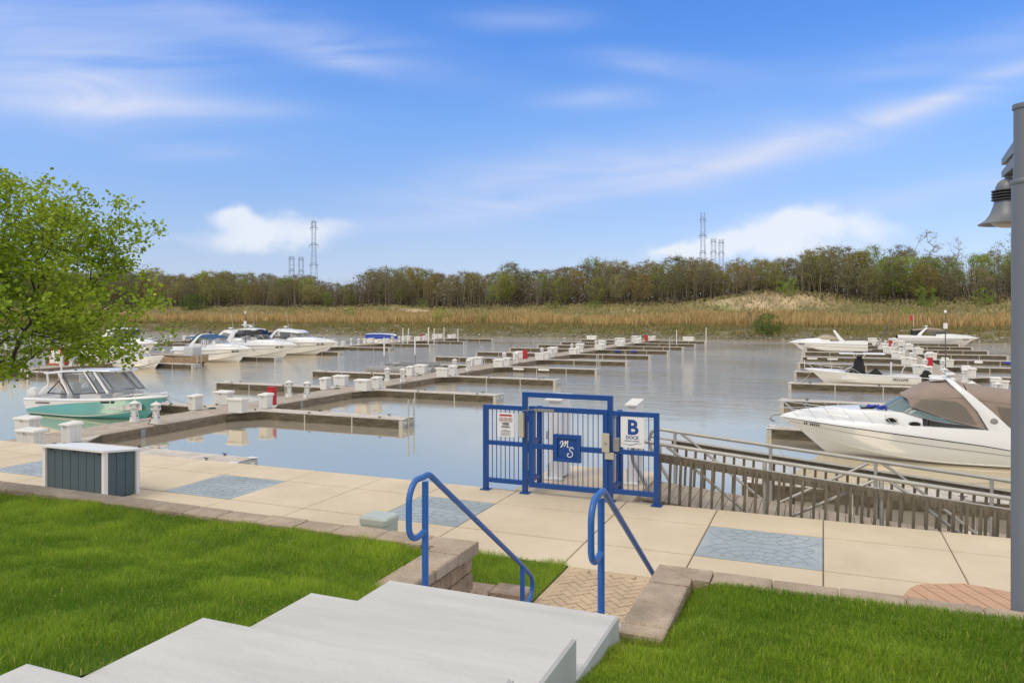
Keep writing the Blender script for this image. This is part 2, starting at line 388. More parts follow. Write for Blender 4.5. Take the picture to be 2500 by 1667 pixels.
# ------------------------------------------------------------------ setting: water, promenade, ground
tag(MB().add([(-420, 12.95, 0), (300, 12.95, 0), (300, 176, 0), (-420, 176, 0)], [(0, 1, 2, 3)]).build('water', 'water'), kind='structure')
PZ = 2.6
XL = [-60+1.6*k for k in range(28)] + [-16.0, -14.4, -12.8, -11.2, -9.65, -8.05, -6.63, -5.2, -3.15, -1.63, 0, 1.63] + [1.63+1.63*k for k in range(1, 22)]
YL = [6.1, 8.7, 10.42, 11.95, 12.95]
BLUE = {-16.0, -11.2, -6.63, -1.63, 1.63+1.63*2}
def promenade():
    mb = MB(); bl = []; g = .008; gy = .019
    for i in range(len(XL)-1):
        for j in range(len(YL)-1):
            x0, x1, y0, y1 = XL[i]+g, XL[i+1]-g, YL[j]+gy, YL[j+1]-(gy if j < 3 else 0)
            if j == 0 or (j == 1 and x1 > -3.1-1.7 and x0 < -1.0): 
                if j == 0 and (x1 < -4.9 or x0 > -.9): mb.bbox(x0, x1, y0, y1, PZ-.15, PZ, .008)
                elif j == 1: mb.bbox(x0, x1, 9.35+g, y1, PZ-.15, PZ, .008)
                continue
            if j == 2 and any(abs(XL[i]-b) < .01 for b in BLUE): bl.append((x0, x1, y0, y1))
            else: mb.bbox(x0, x1, y0, y1, PZ-.15, PZ, .008)
    p = tag(mb.build('promenade', 'concrete_tan'), kind='structure')
    tag(MB().box(-60, 37, 6.1, 12.94, PZ-.6, PZ-.02).build('ground', 'joint_dark'), kind='structure')
    st = MB(); gr = MB()
    for x0, x1, y0, y1 in bl:
        st.bbox(x0, x1, y0, y1, PZ-.15, PZ, .008)
        cx = (x0+x1)/2; R0 = .15
        for ring in range(9):                                # stamped fan courses, as shallow grooves
            R1 = .14+ring*.17
            for sgn, cy in ((1, y0), (-1, y1)):
                for k in range(16):
                    a0, a1 = PI*k/16, PI*(k+1)/16
                    q = [(cx+R1*math.cos(a), cy+sgn*R1*math.sin(a)) for a in (a0, a1)]
                    if all(x0+.03 < x < x1-.03 and (y0+.02 < y < y1-.02) for x, y in q) and (sgn > 0) == (q[0][1] < (y0+y1)/2):
                        gr.bar((*q[0], PZ+.001), (*q[1], PZ+.001), .009, .004)
                    if k % 2 == ring % 2:
                        q2 = (cx+(R1+.17)*math.cos(a0), cy+sgn*(R1+.17)*math.sin(a0))
                        if all(x0+.03 < x < x1-.03 and y0+.02 < y < y1-.02 for x, y in (q[0], q2)) and (sgn > 0) == (q2[1] < (y0+y1)/2):
                            gr.bar((*q[0], PZ+.001), (*q2, PZ+.001), .009, .004)
    so = tag(st.build('pavement_stamped_panels', 'concrete_blue'), kind='structure')
    gr.build('panel_pattern', 'groove_blue', so)
    sw = MB().box(-60, 37, 12.86, 12.945, -1.5, PZ-.16)
    tag(sw.build('seawall', 'seawall_concrete'), 'weathered grey concrete seawall under the promenade edge', 'seawall')
    # bump-out landing behind the gate
    lb = MB().bbox(-5.3, -3.08, 12.96, 15.5, PZ-.2, PZ-.003, .01)
    lo = tag(lb.build('landing_pavement', 'concrete_tan'), kind='structure')
    tag(MB().box(-5.25, -3.12, 12.97, 15.45, -1.5, PZ-.21).build('landing_pier', 'seawall_concrete'), 'dark concrete pier carrying the landing behind the gate', 'pier')
promenade()
def pavers():
    mb = MB(); bw, bl, g = .1, .2, .005                     # herringbone, clipped to the path
    c, s = math.cos(PI/4), math.sin(PI/4)
    for i in range(-60, 60):
        for j in range(-60, 60):
            if (i-j) % 4 == 0: r = (i*bw, j*bw, bl, bw)
            elif (i-j) % 4 == 2: r = (i*bw, j*bw, bw, bl)
            else: continue
            u0, v0, du, dv = r
            if (i-j) % 4 == 2: v0 -= bw
            cu, cv = u0+du/2, v0+dv/2
            x, y = cu*c-cv*s-2.1, cu*s+cv*c+8.0
            if not (-2.93 < x < -1.22 and 6.75 < y < 9.28): continue
            q = []
            for a, b in ((-1, -1), (1, -1), (1, 1), (-1, 1)):
                uu, vv = cu+a*(du/2-g), cv+b*(dv/2-g); q.append((uu*c-vv*s-2.1, uu*s+vv*c+8.0))
            mb.prism(q, PZ-.08, PZ-.004+random.uniform(-.002, .002))
    for k in range(13):
        y = 6.76+k*.2; mb.bbox(-3.05, -2.955, y, y+.19, PZ-.08, PZ-.003, .004)
    for k in range(9):
        x = -2.95+k*.2; mb.bbox(x, x+.19, 9.245, 9.335, PZ-.08, PZ-.003, .004)
    tag(mb.build('path_pavers', 'brick_tan'), kind='structure')
    tag(MB().box(-4.9, -.95, 6.1, 9.34, PZ-.3, PZ-.035).build('path_bed', 'joint_dark'), kind='structure')
pavers()
# stairs ------------------------------------------------------------
SX0, SX1 = -2.888, -1.2
STEPS = [(4.71, 3.97), (3.81, 4.19), (2.94, 4.365), (2.03, 4.525), (1.1, 4.7), (.2, 4.87)]   # (front y, top z)
def stairs():
    t = thing('concrete_steps', 'pale broom finished concrete steps leading down from the lawn to the promenade', 'steps', ((SX0+SX1)/2, 4, 2.6))
    ox, oy, oz = t.location
    for k, (y, z) in enumerate(STEPS):
        yb = STEPS[k+1][0]+.012 if k+1 < len(STEPS) else y-1.
        mb = MB(); r = .018; prof = []
        yf = y+r*0
        sec = [(yb, z-.5), (yf, z-.5), (yf, z-r), (yf-r*.3, z-r*.3), (yf-r, z), (yb, z)]
        e = .014
        secs = [[(x, a+(0), b) for a, b in [(p, q - (e if q == z else 0)*ee) for p, q in sec]] for x, ee in ((SX0, 1), (SX0+e, 0), (SX1-e, 0), (SX1, 1))]
        mb.loft([[(x-ox, a-oy, b-oz) for x, a, b in q] for q in secs], True, True)
        mb.build('step', 'step_concrete', t)
    mb = MB(); n = 8; z0 = 3.97                               # lower flight, hidden behind the top slab from here
    for k in range(1, n):
        y = 4.712+(k-1)*.29; z = z0-k*(z0-PZ)/n
        mb = MB().bbox(SX0-ox, SX1-ox, y-oy, y+.288-oy, z-.3-oz, z-oz, .012); mb.build('step', 'step_concrete', t)
stairs()
# retaining walls -----------------------------------------------------
WZ = 3.85
def wall(name, label, x_out, x_far, sgn):
    t = thing(name, label, 'retaining wall', (x_out, 6.13, PZ))
    X = lambda x: x-x_out
    cap = MB(); H = WZ-PZ; dep = .26; th = .10
    # caps along the promenade side
    x = x_out; ln = .46
    first = True
    while (x-x_far)*sgn < 0:
        x2 = x+sgn*ln*random.uniform(.93, 1.05); jz = random.uniform(-.004, .004)
        a, b = sorted((X(x), X(x2)))
        if first:                                            # mitred corner piece
            cap.prism([(X(x_out), 0), (X(x2)-sgn*.004, 0), (X(x2)-sgn*.004, -dep), (X(x_out)+sgn*.30, -dep)][::-sgn], H-th, H+jz); first = False
        else: cap.bbox(a+.004, b-.004, -dep+random.uniform(-.008, .008), random.uniform(-.006, .008), H-th, H+jz, .012)
        x = x2
    y = 0
    w = .30
    k = 0
    yend = -1.36
    while y > yend:
        y2 = max(y-.40*random.uniform(.95, 1.05), yend); a, b = sorted((0, sgn*w)); jz = random.uniform(-.004, .004)
        if k == 0: cap.prism([(0, -.004), (sgn*.296, -dep), (sgn*w, y2+.004), (0, y2+.004)][::-sgn], H-th, H+jz)
        else: cap.bbox(a+random.uniform(-.01, .01), b+random.uniform(-.01, .01), y2+.004, y-.004, H-th, H+jz, .012)
        y = y2; k += 1
    cap.build('wall_cap', 'cap_stone', t)
    body = MB(); hb = H-th; nc = 7; ch = hb/nc
    for r in range(nc):                                      # split faced blocks
        z0 = r*ch; x = x_out+sgn*.05; off = (r % 2)*.2
        xs = [x_out+sgn*.045]
        while (xs[-1]-x_far)*sgn < 0: xs.append(xs[-1]+sgn*(.42 if len(xs) > 1 or not off else .21))
        for p, q in zip(xs, xs[1:]):
            a, b = sorted((X(p), X(q))); d = random.uniform(-.012, .012)
            body.bbox(a+.004, b-.004, -.26, -.03+d, z0+.004, z0+ch-.002, .022)
        ys = [-.045]
        while ys[-1] > yend: ys.append(ys[-1]-(.42 if len(ys) > 1 or off else .21))
        for p, q in zip(ys, ys[1:]):
            a, b = sorted((sgn*(.03+random.uniform(-.012, .012)), sgn*.28))
            body.bbox(a, b, max(q, yend)+.004, p-.004, z0+.004, z0+ch-.002, .022)
    body.build('wall_blocks', 'split_stone', t, 30)
wall('stone_wall', 'tan split stone retaining wall holding the large lawn left of the steps', -2.84, -34, -1)
wall('stone_wall', 'tan split stone retaining wall holding the lawn right of the steps', -1.226, 16, 1)
t = thing('block_planter_edge', 'low grey brown stone block edging beside the grass patch and brick path', 'edging', (-3.6, 7.9, PZ))
mb = MB()
for k, (x, h) in enumerate(((-1.15, .15), (-.72, .15), (-.29, .14), (.13, .17))):
    mb.bbox(x, x+.41, -.16+.03*(k % 2), .14+.02*(k % 2), 0, h, .02)
mb.build('edge_blocks', 'block_stone', t, 30)
# lawns ----------------------------------------------------------------
LY = [-8, 0, 2.03, 2.94, 3.81, 4.71, 5.2, 5.9]; LZ = [4.95, 4.72, 4.42, 4.24, 4.06, 3.87, 3.82, 3.80]
def lawn_z(x, y):
    z = np.interp(y, LY, LZ)
    right = (x > SX1-.01)
    z = np.where(right, z-.13*np.clip((4.9-y)/.6, 0, 1)+.05*np.clip((x-SX1)/1.2, 0, 1), z)
    z = z-np.where(right, .075*np.clip((-.72-x)/.2, 0, 1)*np.clip((y-4.45)/.2, 0, 1), 0)
    return z+.012*np.sin(x*2.1+.7*y)+.01*np.sin(y*3.3+x)
def lawn_ground():
    for x0, x1, nm in ((-34, SX0-.005, 'lawn'), (SX1+.005, 16, 'lawn')):
        xs = np.linspace(x0, x1, 80); ys = np.linspace(-8, 5.875, 60)
        Xg, Yg = np.meshgrid(xs, ys); Z = lawn_z(Xg, Yg)-.012
        v = np.stack([Xg, Yg, Z], -1).reshape(-1, 3); n = len(xs)
        idx = np.arange(len(v)).reshape(len(ys), n)
        f = np.stack([idx[:-1, :-1], idx[:-1, 1:], idx[1:, 1:], idx[1:, :-1]], -1).reshape(-1, 4)
        tag(npmesh(nm, v, f, 'lawn_soil', None, None, 4, True), kind='structure')
    tag(MB().box(SX0, SX1, -8, .2-1.0, 3.5, 4.86).build('lawn_path', 'step_concrete'), kind='structure')
lawn_ground()
def sm_noise(x, y, seed):
    r = np.random.default_rng(seed); s = 0
    for k in range(6):
        fx, fy, p = r.normal(0, 1.6*(1+.6*k)), r.normal(0, 1.6*(1+.6*k)), r.uniform(0, 6.3); s = s+np.sin(x*fx+y*fy+p)/(1+.35*k)
    return s/2.2
def blades(n, px, py, pz, h, w, lean, cols):
    ang = rng.uniform(0, 2*PI, n); la = rng.uniform(0, 2*PI, n)
    dx, dy = np.cos(ang)*w/2, np.sin(ang)*w/2
    lx, ly = np.cos(la)*lean*h, np.sin(la)*lean*h
    v = np.zeros((n, 5, 3), np.float32)
    v[:, 0] = np.stack([px-dx, py-dy, pz], -1); v[:, 1] = np.stack([px+dx, py+dy, pz], -1)
    mx, my, mz = px+lx*.35, py+ly*.35, pz+h*.62
    v[:, 2] = np.stack([mx+dx*.8, my+dy*.8, mz], -1); v[:, 3] = np.stack([mx-dx*.8, my-dy*.8, mz], -1)
    v[:, 4] = np.stack([px+lx, py+ly, pz+h*np.sqrt(np.clip(1-lean*lean*.6, .2, 1))], -1)
    b = (np.arange(n)*5)[:, None]
    f = np.concatenate([b+np.array([[0, 1, 2]]), b+np.array([[0, 2, 3]]), b+np.array([[3, 2, 4]])], 1).reshape(-1, 3)
    return v.reshape(-1, 3), f, np.repeat(cols, 5, 0)
def grass(name, x0, x1, y0, y1, dens, zf, clip=None, hs=1., seed=3, label=None):
    n = int((x1-x0)*(y1-y0)*dens)
    px, py = rng.uniform(x0, x1, n), rng.uniform(y0, y1, n)
    if clip is not None:
        k = clip(px, py); px, py = px[k], py[k]; n = len(px)
    pz = zf(px, py)-.004
    nz = sm_noise(px, py, seed); nz2 = sm_noise(px*3, py*3, seed+5); nz3 = sm_noise(px*.6, py*.6, seed+9)
    h = (.046+.016*nz2+.011*nz)*rng.uniform(.6, 1.25, n)*hs; h = np.clip(h, .02, .14)
    c0 = np.array([.155, .285, .022]); c1 = np.array([.47, .60, .055]); c2 = np.array([.62, .58, .16])
    m = np.clip(.42+.34*nz+.30*nz3+.12*nz2+rng.normal(0, .24, n), 0, 1)[:, None]
    col = c0*(1-m)+c1*m
    dry = (rng.random(n) < .05+.12*np.clip(nz3-.5, 0, 1))[:, None]
    col = np.where(dry, c2*rng.uniform(.7, 1.1, (n, 1)), col)*rng.uniform(.8, 1.2, (n, 1))
    lean = np.clip(rng.normal(.42, .22, n)+.1*nz2, .02, 1.1)
    v, f, c = blades(n, px, py, pz, h, rng.uniform(.0024, .0044, n), lean, col)
    return tag(npmesh(name, v, f, 'grass_blade', None, c), label, 'grass', kind='stuff')
D2 = lambda x, y: np.hypot(x, y)
grass('lawn_grass', -9.7, SX0+.012, 1.0, 5.9, 12500, lawn_z, lambda x, y: (x > -1.55*y-1.2) & (rng.random(len(x)) < np.clip(1.25-.05*D2(x, y), .45, 1)) & ~((x > -3.13) & (y > 4.78)), 1., 3, 'short green lawn grass left of the concrete steps')
grass('lawn_grass', SX1-.004, 5.2, 1.6, 5.9, 17000, lawn_z, lambda x, y: ~((x < -.93) & (y > 4.82)) & ((x < .45*y) | (rng.random(len(x)) < .35)), 1.1, 4, 'lush green lawn grass right of the concrete steps')
grass('path_grass', -5.2, -3.06, 8.06, 9.36, 6500, lambda x, y: np.full_like(x, PZ+.0), None, 1.5, 5, 'small patch of green grass between stone wall and brick path')
tag(MB().box(-5.3, -3.06, 8.02, 9.36, PZ-.2, PZ+.004).build('soil_bed', 'lawn_soil'), kind='structure')

# ------------------------------------------------------------------ handrails
def handrail(label, x):
    t = thing('handrail', label, 'handrail', (x, 4.97, PZ), 0, 'blue handrails of the steps')
    r = .0225; mb = MB(); Z = lambda z: z-PZ
    zt = 4.65; yl, zl = 1.97, 3.40
    top = []
    # loop at the upper end, over the top and down the slope, then the return at the lower end
    def arc(cy, cz, R, a0, a1, n=8): return [(0, cy+R*math.cos(a0+(a1-a0)*k/n), cz+R*math.sin(a0+(a1-a0)*k/n)) for k in range(n+1)]
    path = [(0, 0, Z(4.27)), (0, -.10, Z(4.25))]
    path += arc(-.13, Z(4.36), .11, -PI/2, -PI, 6)
    path += [(0, -.24, Z(4.50))]
    path += arc(-.08, Z(4.52), .16, PI, PI*.60, 6)
    path += arc(.02, Z(4.55), .125, PI*.58, PI*.33, 5)
    path += [(0, yl-.05, Z(zl)+.03)]
    path += arc(yl+.13, Z(zl-.28), .145, PI*.30, -PI*.32, 8)
    path += [(0, yl, Z(zl-.50))]
    mb.tube(path, r, 12); mb.build('rail', 'rail_blue', t, 60)
    MB().tube([(0, 0, 3.79-PZ), (0, 0, Z(zt)-.02)], .025, 12).lathe([(.05, 3.79-PZ), (.05, 3.80-PZ)], 12).build('post', 'rail_blue', t, 60)
    MB().tube([(0, yl, 0), (0, yl, Z(zl))], .025, 12).lathe([(.05, 0), (.05, .01)], 12, (0, yl, 0)).build('post', 'rail_blue', t, 60)
handrail('blue tubular handrail on the left side of the steps beside the stone wall end', -2.74)
handrail('blue tubular handrail on the right side of the steps, its foot behind the wall', -1.39)

# ------------------------------------------------------------------ gate
def gate():
    G = 'blue dock gate and its fences'; y = 12.8; s = .085
    def panel(name, label, x0, x1, zt, parts, cat='fence', ret=None):
        t = thing(name, label, cat, (x0, y, PZ), 0, None)
        return t
    fr = thing('gate_frame', 'tall blue portal frame around the dock gate with base plates', 'gate frame', (-5.0, y, PZ))
    for x in (0, 1.585):
        MB().box(x-s/2, x+s/2, -s/2, s/2, .012, 1.83-s).build('post', 'gate_blue', fr)
        MB().bbox(x-.09, x+.09, -.09, .09, 0, .014, .004).lathe([(.014, .014), (.014, .03)], 8, (-.065+x, -.065, 0)).lathe([(.014, .014), (.014, .03)], 8, (.065+x, -.065, 0)).build('base_plate', 'gate_blue', fr)
    MB().box(-s/2, 1.585+s/2, -s/2, s/2, 1.83-s, 1.83).build('top_beam', 'gate_blue', fr)
    def fence(label, x0, x1, outer):
        t = thing('blue_fence', label, 'fence', (x0, y, PZ), 0, 'blue side fences of the gate')
        w = x1-x0; xo = 0 if outer < 0 else w
        MB().box(xo-s/2, xo+s/2, -s/2, s/2, .012, 1.58-s).build('post', 'gate_blue', t)
        MB().bbox(xo-.09, xo+.09, -.09, .09, 0, .014, .004).lathe([(.014, .014), (.014, .03)], 8, (-.065+xo, -.065, 0)).lathe([(.014, .014), (.014, .03)], 8, (.065+xo, -.065, 0)).build('base_plate', 'gate_blue', t)
        a, b = (s/2, w-s/2-.002)
        for z, (p, q) in ((1.58-s, (-s/2, b) if outer < 0 else (a, w+s/2)), (.84, (a, b) if outer < 0 else (a, w-s/2)), (.15, (a, b) if outer < 0 else (a, w-s/2))):
            MB().box(p, q, -s/2+.004, s/2-.004, z, z+s-.01).build('rail', 'gate_blue', t)
        n = 7
        for k in range(1, n+1):
            x = a+(b-a)*k/(n+1); mb = MB().box(x-.006, x+.006, -.006, .006, .15+s-.012, 1.582-s)
            mb.build('bar', 'gate_blue', t)
        return t
    fence('blue bar fence panel left of the gate carrying the small rules sign', -5.78, -5.0, -1)
    fence('blue bar fence panel right of the gate carrying the dock letter sign', -3.415, -2.61, 1)
    for x, lab in ((-4.985, 'blue bar return panel running back from the hinge side of the gate'), (-3.43, 'blue bar return panel running back from the lock side of the gate')):
        t = thing('return_panel', lab, 'fence', (x, y+s/2, PZ), 0, 'blue return panels')
        L = .72
        MB().box(-s/2, s/2, L-s, L, .012, 1.5).bbox(-.09, .09, L-.13, L+.05, 0, .014, .004).build('post', 'gate_blue', t)
        for z in (1.42, .84, .15): MB().box(-s/2+.01, s/2-.01, 0.003, L-s, z, z+s-.012).build('rail', 'gate_blue', t)
        for k in range(1, 6):
            yy = L*k/6.6; MB().box(-.008, .008, yy-.008, yy+.008, .2, 1.42).build('bar', 'gate_blue', t)
    # the swinging leaf
    t = thing('dock_gate', 'blue barred gate leaf with a square monogram panel and beige lock', 'gate', (-4.93, y-.02, PZ))
    w = 1.46; z0, z1 = .13, 1.585; x0 = .02
    for xa in (x0, x0+w-s): MB().box(xa, xa+s, -s/2, s/2, z0, z1).build('stile', 'gate_blue', t)
    for z in (z1-s, z0): MB().box(x0+s, x0+w-s, -s/2+.002, s/2-.002, z, z+s).build('rail', 'gate_blue', t)
    MB().box(x0+s, .5, -s/2+.004, s/2-.004, .83, .83+s).build('rail', 'gate_blue', t); MB().box(.995, x0+w-s, -s/2+.004, s/2-.004, .83, .83+s).build('rail', 'gate_blue', t)
    n = 13
    for k in range(1, n+1):
        x = x0+s+(w-2*s)*k/(n+1)
        segs = ((z0+s-.002, z1-s+.002),) if not .48 < x < 1.01 else ((z0+s, .64), (1.11, z1-s))
        for p, q in segs: MB().box(x-.006, x+.006, -.006, .006, p, q).build('bar', 'gate_blue', t)
    pn = MB()
    px0, px1, pz0, pz1 = .50, .995, .635, 1.115; fw = .065
    pn.box(px0, px1, -.055, .02, pz0, pz0+fw).box(px0, px1, -.055, .02, pz1-fw, pz1).box(px0, px0+fw, -.055, .02, pz0+fw, pz1-fw).box(px1-fw, px1, -.055, .02, pz0+fw, pz1-fw)
    pn.box(px0+fw, px1-fw, -.025, .015, pz0+fw, pz1-fw)
    pno = pn.build('monogram_panel', 'gate_blue', t)
    # script monogram M S as rounded strokes
    def stroke(pts, r=.0085, n=40):
        P = [Vector((p[0], -.029, p[1])) for p in pts]; out = []
        for i in range(len(P)-1):
            p0, p1, p2, p3 = P[max(i-1, 0)], P[i], P[i+1], P[min(i+2, len(P)-1)]
            for k in range(6):
                u = k/6; out.append(.5*((2*p1)+(p2-p0)*u+(2*p0-5*p1+4*p2-p3)*u*u+(3*p1-p0-3*p2+p3)*u**3))
        out.append(P[-1]); return out
    mono = MB()
    q = lambda pts: [(.615+x*.25, .72+z*.29) for x, z in pts]
    mono.tube(stroke(q([(0, .78), (.08, .93), (.2, .95), (.16, .72), (.06, .62), (.1, .6), (.3, .85), (.42, .97), (.38, .75), (.3, .62), (.4, .78), (.56, .98), (.58, .95), (.53, .7), (.56, .6), (.66, .64)])), .009, 6)
    mono.tube(stroke(q([(.98, .50), (.9, .60), (.76, .58), (.70, .46), (.8, .36), (.92, .24), (.88, .08), (.70, .0), (.55, .07), (.56, .2), (.68, .22)])), .009, 6)
    mono.build('monogram', 'sign_white', pno)
    lk = MB().bbox(1.39, 1.52, -.085, -.044, .86, 1.19, .008).build('lock_box', 'lock_beige', t, 40)
    MB().lathe([(.022, 0), (.022, .012), (.012, .018)], 14, (1.455, -.09, 1.02)).build('keyhole', 'steel', lk)
    MB().bbox(1.44, 1.60, -.075, -.045, .74, .862, .008).build('strike_plate', 'lock_beige', t, 40)
    cl = MB().bbox(.14, .52, -.10, -.045, z1-s+.002, z1-.03, .008); cl.build('door_closer', 'steel', t, 40)
    MB().bar((.16, -.07, z1-.045), (-.14, -.09, z1-.09), .015, .015).build('closer_arm', 'steel', t)
    for z in (.3, .75, 1.3): MB().lathe([(.018, 0), (.018, .12)], 10, (0, -.02, z)).build('hinge', 'gate_blue', t)
    MB().bbox(-.16, -.06, -.10, -.03, 1.02, 1.46, .01).build('hinge_box', 'lock_beige', t, 40)
    # lock on the right fence post
    tag(MB().bbox(-3.345, -3.245, 12.72, 12.80, 3.48, 3.72, .01).build('card_reader', 'galv_dark', None, 40), 'grey keypad box mounted on bars right of the gate lock', 'keypad')
    # signs
    t = thing('rules_sign', 'small white rules sign with a red banner and three round pictograms', 'sign', (-5.37, 12.78, 3.58))
    MB().bbox(-.17, .17, -.012, -.004, .02, .46, .003).build('board', 'sign_white', t)
    bn = MB().prism([(-.13, .40), (.13, .40), (.11, .43), (-.11, .43)], 0, .003).build('banner', 'sign_red', t); bn.rotation_euler = (PI/2, 0, 0); bn.location = (0, -.0125, 0)
    for k in (-1, 0, 1):
        ring = MB(); c = (k*.09, -.0145, .335)
        ring.tube([(c[0]+.038*math.cos(a*PI/8), c[1], c[2]+.038*math.sin(a*PI/8)) for a in range(17)], .0035, 5)
        ring.bar((c[0]-.025, c[1], c[2]+.025), (c[0]+.025, c[1], c[2]-.025), .005, .004); ring.build('pictogram', 'sign_red', t)
        MB().bar((c[0]-.016, -.014, c[2]-.014), (c[0]+.008, -.014, c[2]+.012), .010, .004).bar((c[0]+.008, -.014, c[2]+.016), (c[0]+.018, -.014, c[2]+.018), .012, .004).bar((c[0]-.004, -.014, c[2]-.004), (c[0]+.016, -.014, c[2]-.014), .008, .004).build('figure', 'sign_black', t)
    ln = MB()
    for z, w_ in ((.275, .15), (.258, .12), (.241, .13), (.212, .16), (.195, .17), (.15, .10), (.13, .20), (.115, .18), (.09, .2), (.07, .17), (.05, .19)):
        x = -w_/2; zz = .0065 if z > .19 else .0035
        while x < w_/2:
            l = random.uniform(.008, .022); ln.box(x, min(x+l, w_/2), -.0145, -.0125, z-zz, z+zz); x += l+.005
    ln.build('lettering', 'sign_black', t)
    t = thing('dock_sign', 'white square sign with a large blue letter B and DOCK', 'sign', (-3.02, 12.78, 3.56))
    MB().bbox(-.205, .205, -.012, -.004, 0, .53, .003).build('board', 'sign_white', t)
    R = (PI/2, 0, 0)
    text_mesh('B', .345, 'sign_blue', t, 'letter', (.005, -.0135, .235), R, bold=.012)
    text_mesh('DOCK', .078, 'sign_blue', t, 'lettering', (0, -.0135, .150), R, bold=.0015)
    text_mesh('MARINA SHORES', .034, 'sign_blue', t, 'lettering', (-.01, -.0135, .105), R)
    MB().tube([(-.18+.36*k/16, -.0135, .065+.016*math.sin(k/16*2*PI+2.6)) for k in range(17)], [.0015+.004*math.sin(PI*k/16) for k in range(17)], 5).build('wave', 'sign_blue', t)
gate()
def cabinet(label, x, y, h, blue=False):
    t = thing('pedestal_cabinet', label, 'cabinet', (x, y, PZ), 0, 'white gangway cabinets')
    b = MB(); b.loft([[(-.12, -.32, z), (.12, -.32, z), (.12, .32, z+(.05 if z > 1 else 0)), (-.12, .32, z+(.05 if z > 1 else 0))] for z in (.04, h-.06)], True, True); b.build('body', 'white_paint', t)
    MB().loft([[(-.19, -.38, h-.055), (.15, -.38, h-.055), (.15, .36, h), (-.19, .36, h)], [(-.19, -.38, h-.03), (.15, -.38, h-.03), (.15, .36, h+.025), (-.19, .36, h+.025)]], True, True).build('cap', 'box_lid', t)
    MB().bbox(-.20, .16, -.4, -.30, 0, .05, .008).bbox(-.16, -.125, -.36, .1, .02, .34, .01).build('foot', 'white_paint', t)
    MB().bbox(-.19, -.125, -.30, -.14, .78, .95, .01).build('outlet_box', 'galv', t)
cabinet('tall white cabinet with slanted cap standing behind the gate leaf', -4.86, 14.35, 1.60)
cabinet('tall white cabinet with slanted cap standing behind the dock sign', -3.36, 14.45, 1.60)
last = [o for o in COL.objects if o.name.startswith('pedestal_cabinet')][-1]; last.scale = (.7, .85, .97)

# ------------------------------------------------------------------ gangway
def gangway():
    t = thing('gangway', 'long aluminium gangway with wooden balusters sloping down to the right hand dock', 'gangway', (-3.0, 14.0, PZ))
    L = 23.0; sl = -.088
    Z = lambda x: sl*x
    W = .74
    mb = MB(); n = int(L/.14)
    for k in range(n):
        x = k*.14; mb.loft([[(xx, -W+.02, Z(xx)-.04), (xx, W-.02, Z(xx)-.04), (xx, W-.02, Z(xx)+.0), (xx, -W+.02, Z(xx)+.0)] for xx in (x, x+.13)], True, True)
    mb.build('deck', 'gang_wood', t)
    MB().loft([[(x, -W+.05, Z(x)-.06), (x, W-.05, Z(x)-.06), (x, W-.05, Z(x)-.05), (x, -W+.05, Z(x)-.05)] for x in (0.05, L)], True, True).build('underlay', 'dark_gap', t)
    for s in (-1, 1):
        y = s*W
        MB().loft([[(x, y-.03*s, Z(x)-.22), (x, y+.03*s, Z(x)-.22), (x, y+.03*s, Z(x)-.06), (x, y-.03*s, Z(x)-.06)] for x in (0, L)], True, True).build('stringer', 'galv', t)
        arc = [(-.02+.0, y, .62), (-.13, y, .70), (-.16, y, .82), (-.10, y, .93), (.04, y, .985)]
        MB().tube([(.25, y, Z(.25)+.02), (.0, y, .42), (-.12, y, .62), (-.15, y, .80), (-.10, y, .94), (.05, y, 1.0)]+[(x, y, Z(x)+1.0) for x in (.4, 6, 12, 18, L)], .034, 8).build('top_rail', 'galv', t, 60)
        MB().tube([(x, y, Z(x)+.83) for x in (-.13, 6, 12, L)], .02, 8).build('mid_rail', 'galv', t, 60)
        for k in range(int(L/1.75)):
            x = .35+k*1.75
            MB().tube([(x, y, Z(x)-.1), (x, y, Z(x)+.98)], .032, 8).build('stanchion', 'galv', t, 60)
            if k % 2 == 0:
                for d in (-1, 1):
                    xe = x+d*1.65
                    if 0 < xe < L: MB().tube([(x+d*.12, y, Z(x)+.96), (x+d*.28, y, Z(x)+.86), (xe, y, Z(xe)-.05)], .026, 8).build('brace', 'galv', t, 60)
        yw = y+s*.05
        MB().loft([[(x, yw-.02, Z(x)+.70), (x, yw+.02, Z(x)+.70), (x, yw+.02, Z(x)+.84), (x, yw-.02, Z(x)+.84)] for x in (.28, L)], True, True).build('wood_rail', 'baluster_wood', t)
        for k in range(100):
            x = .38+k*.178
            if x > L: break
            b = MB(); lean = random.uniform(-.012, .012); yb = y+s*.09
            b.loft([[(x-.022+d, yb-.02, z), (x+.022+d, yb-.02, z), (x+.022+d, yb+.02, z), (x-.022+d, yb+.02, z)] for z, d in ((Z(x)-.03-random.uniform(0, .02), -.03+lean), (Z(x)+.80, 0))], True, True)
            b.build('baluster', 'baluster_wood', t)
gangway()

# ------------------------------------------------------------------ promenade furniture
t = thing('storage_box', 'slate blue plank storage box with white corner trim and white lid on the promenade', 'storage box', (-12.24, 9.78, PZ))
mb = MB(); cr = MB(); x0, x1, y0, y1, h = -.74, .74, -.33, .33, .86
hz = lambda y: h-.07*(y-y0)/(y1-y0)
for k in range(7):
    a = x0+.05+(x1-x0-.1)*k/7; b = a+(x1-x0-.1)/7-.012; mb.box(a, b, y0, y0+.02, .02, h-.02)
    mb.box(a, b, y1-.02, y1, .02, hz(y1)-.02)
for k in range(3):
    a = y0+.05+(y1-y0-.1)*k/3; b = a+(y1-y0-.1)/3-.012
    for xx in (x0, x1-.02): mb.loft([[(xx, a, .02), (xx+.02, a, .02), (xx+.02, b, .02), (xx, b, .02)], [(xx, a, hz(a)-.02), (xx+.02, a, hz(a)-.02), (xx+.02, b, hz(b)-.02), (xx, b, hz(b)-.02)]])
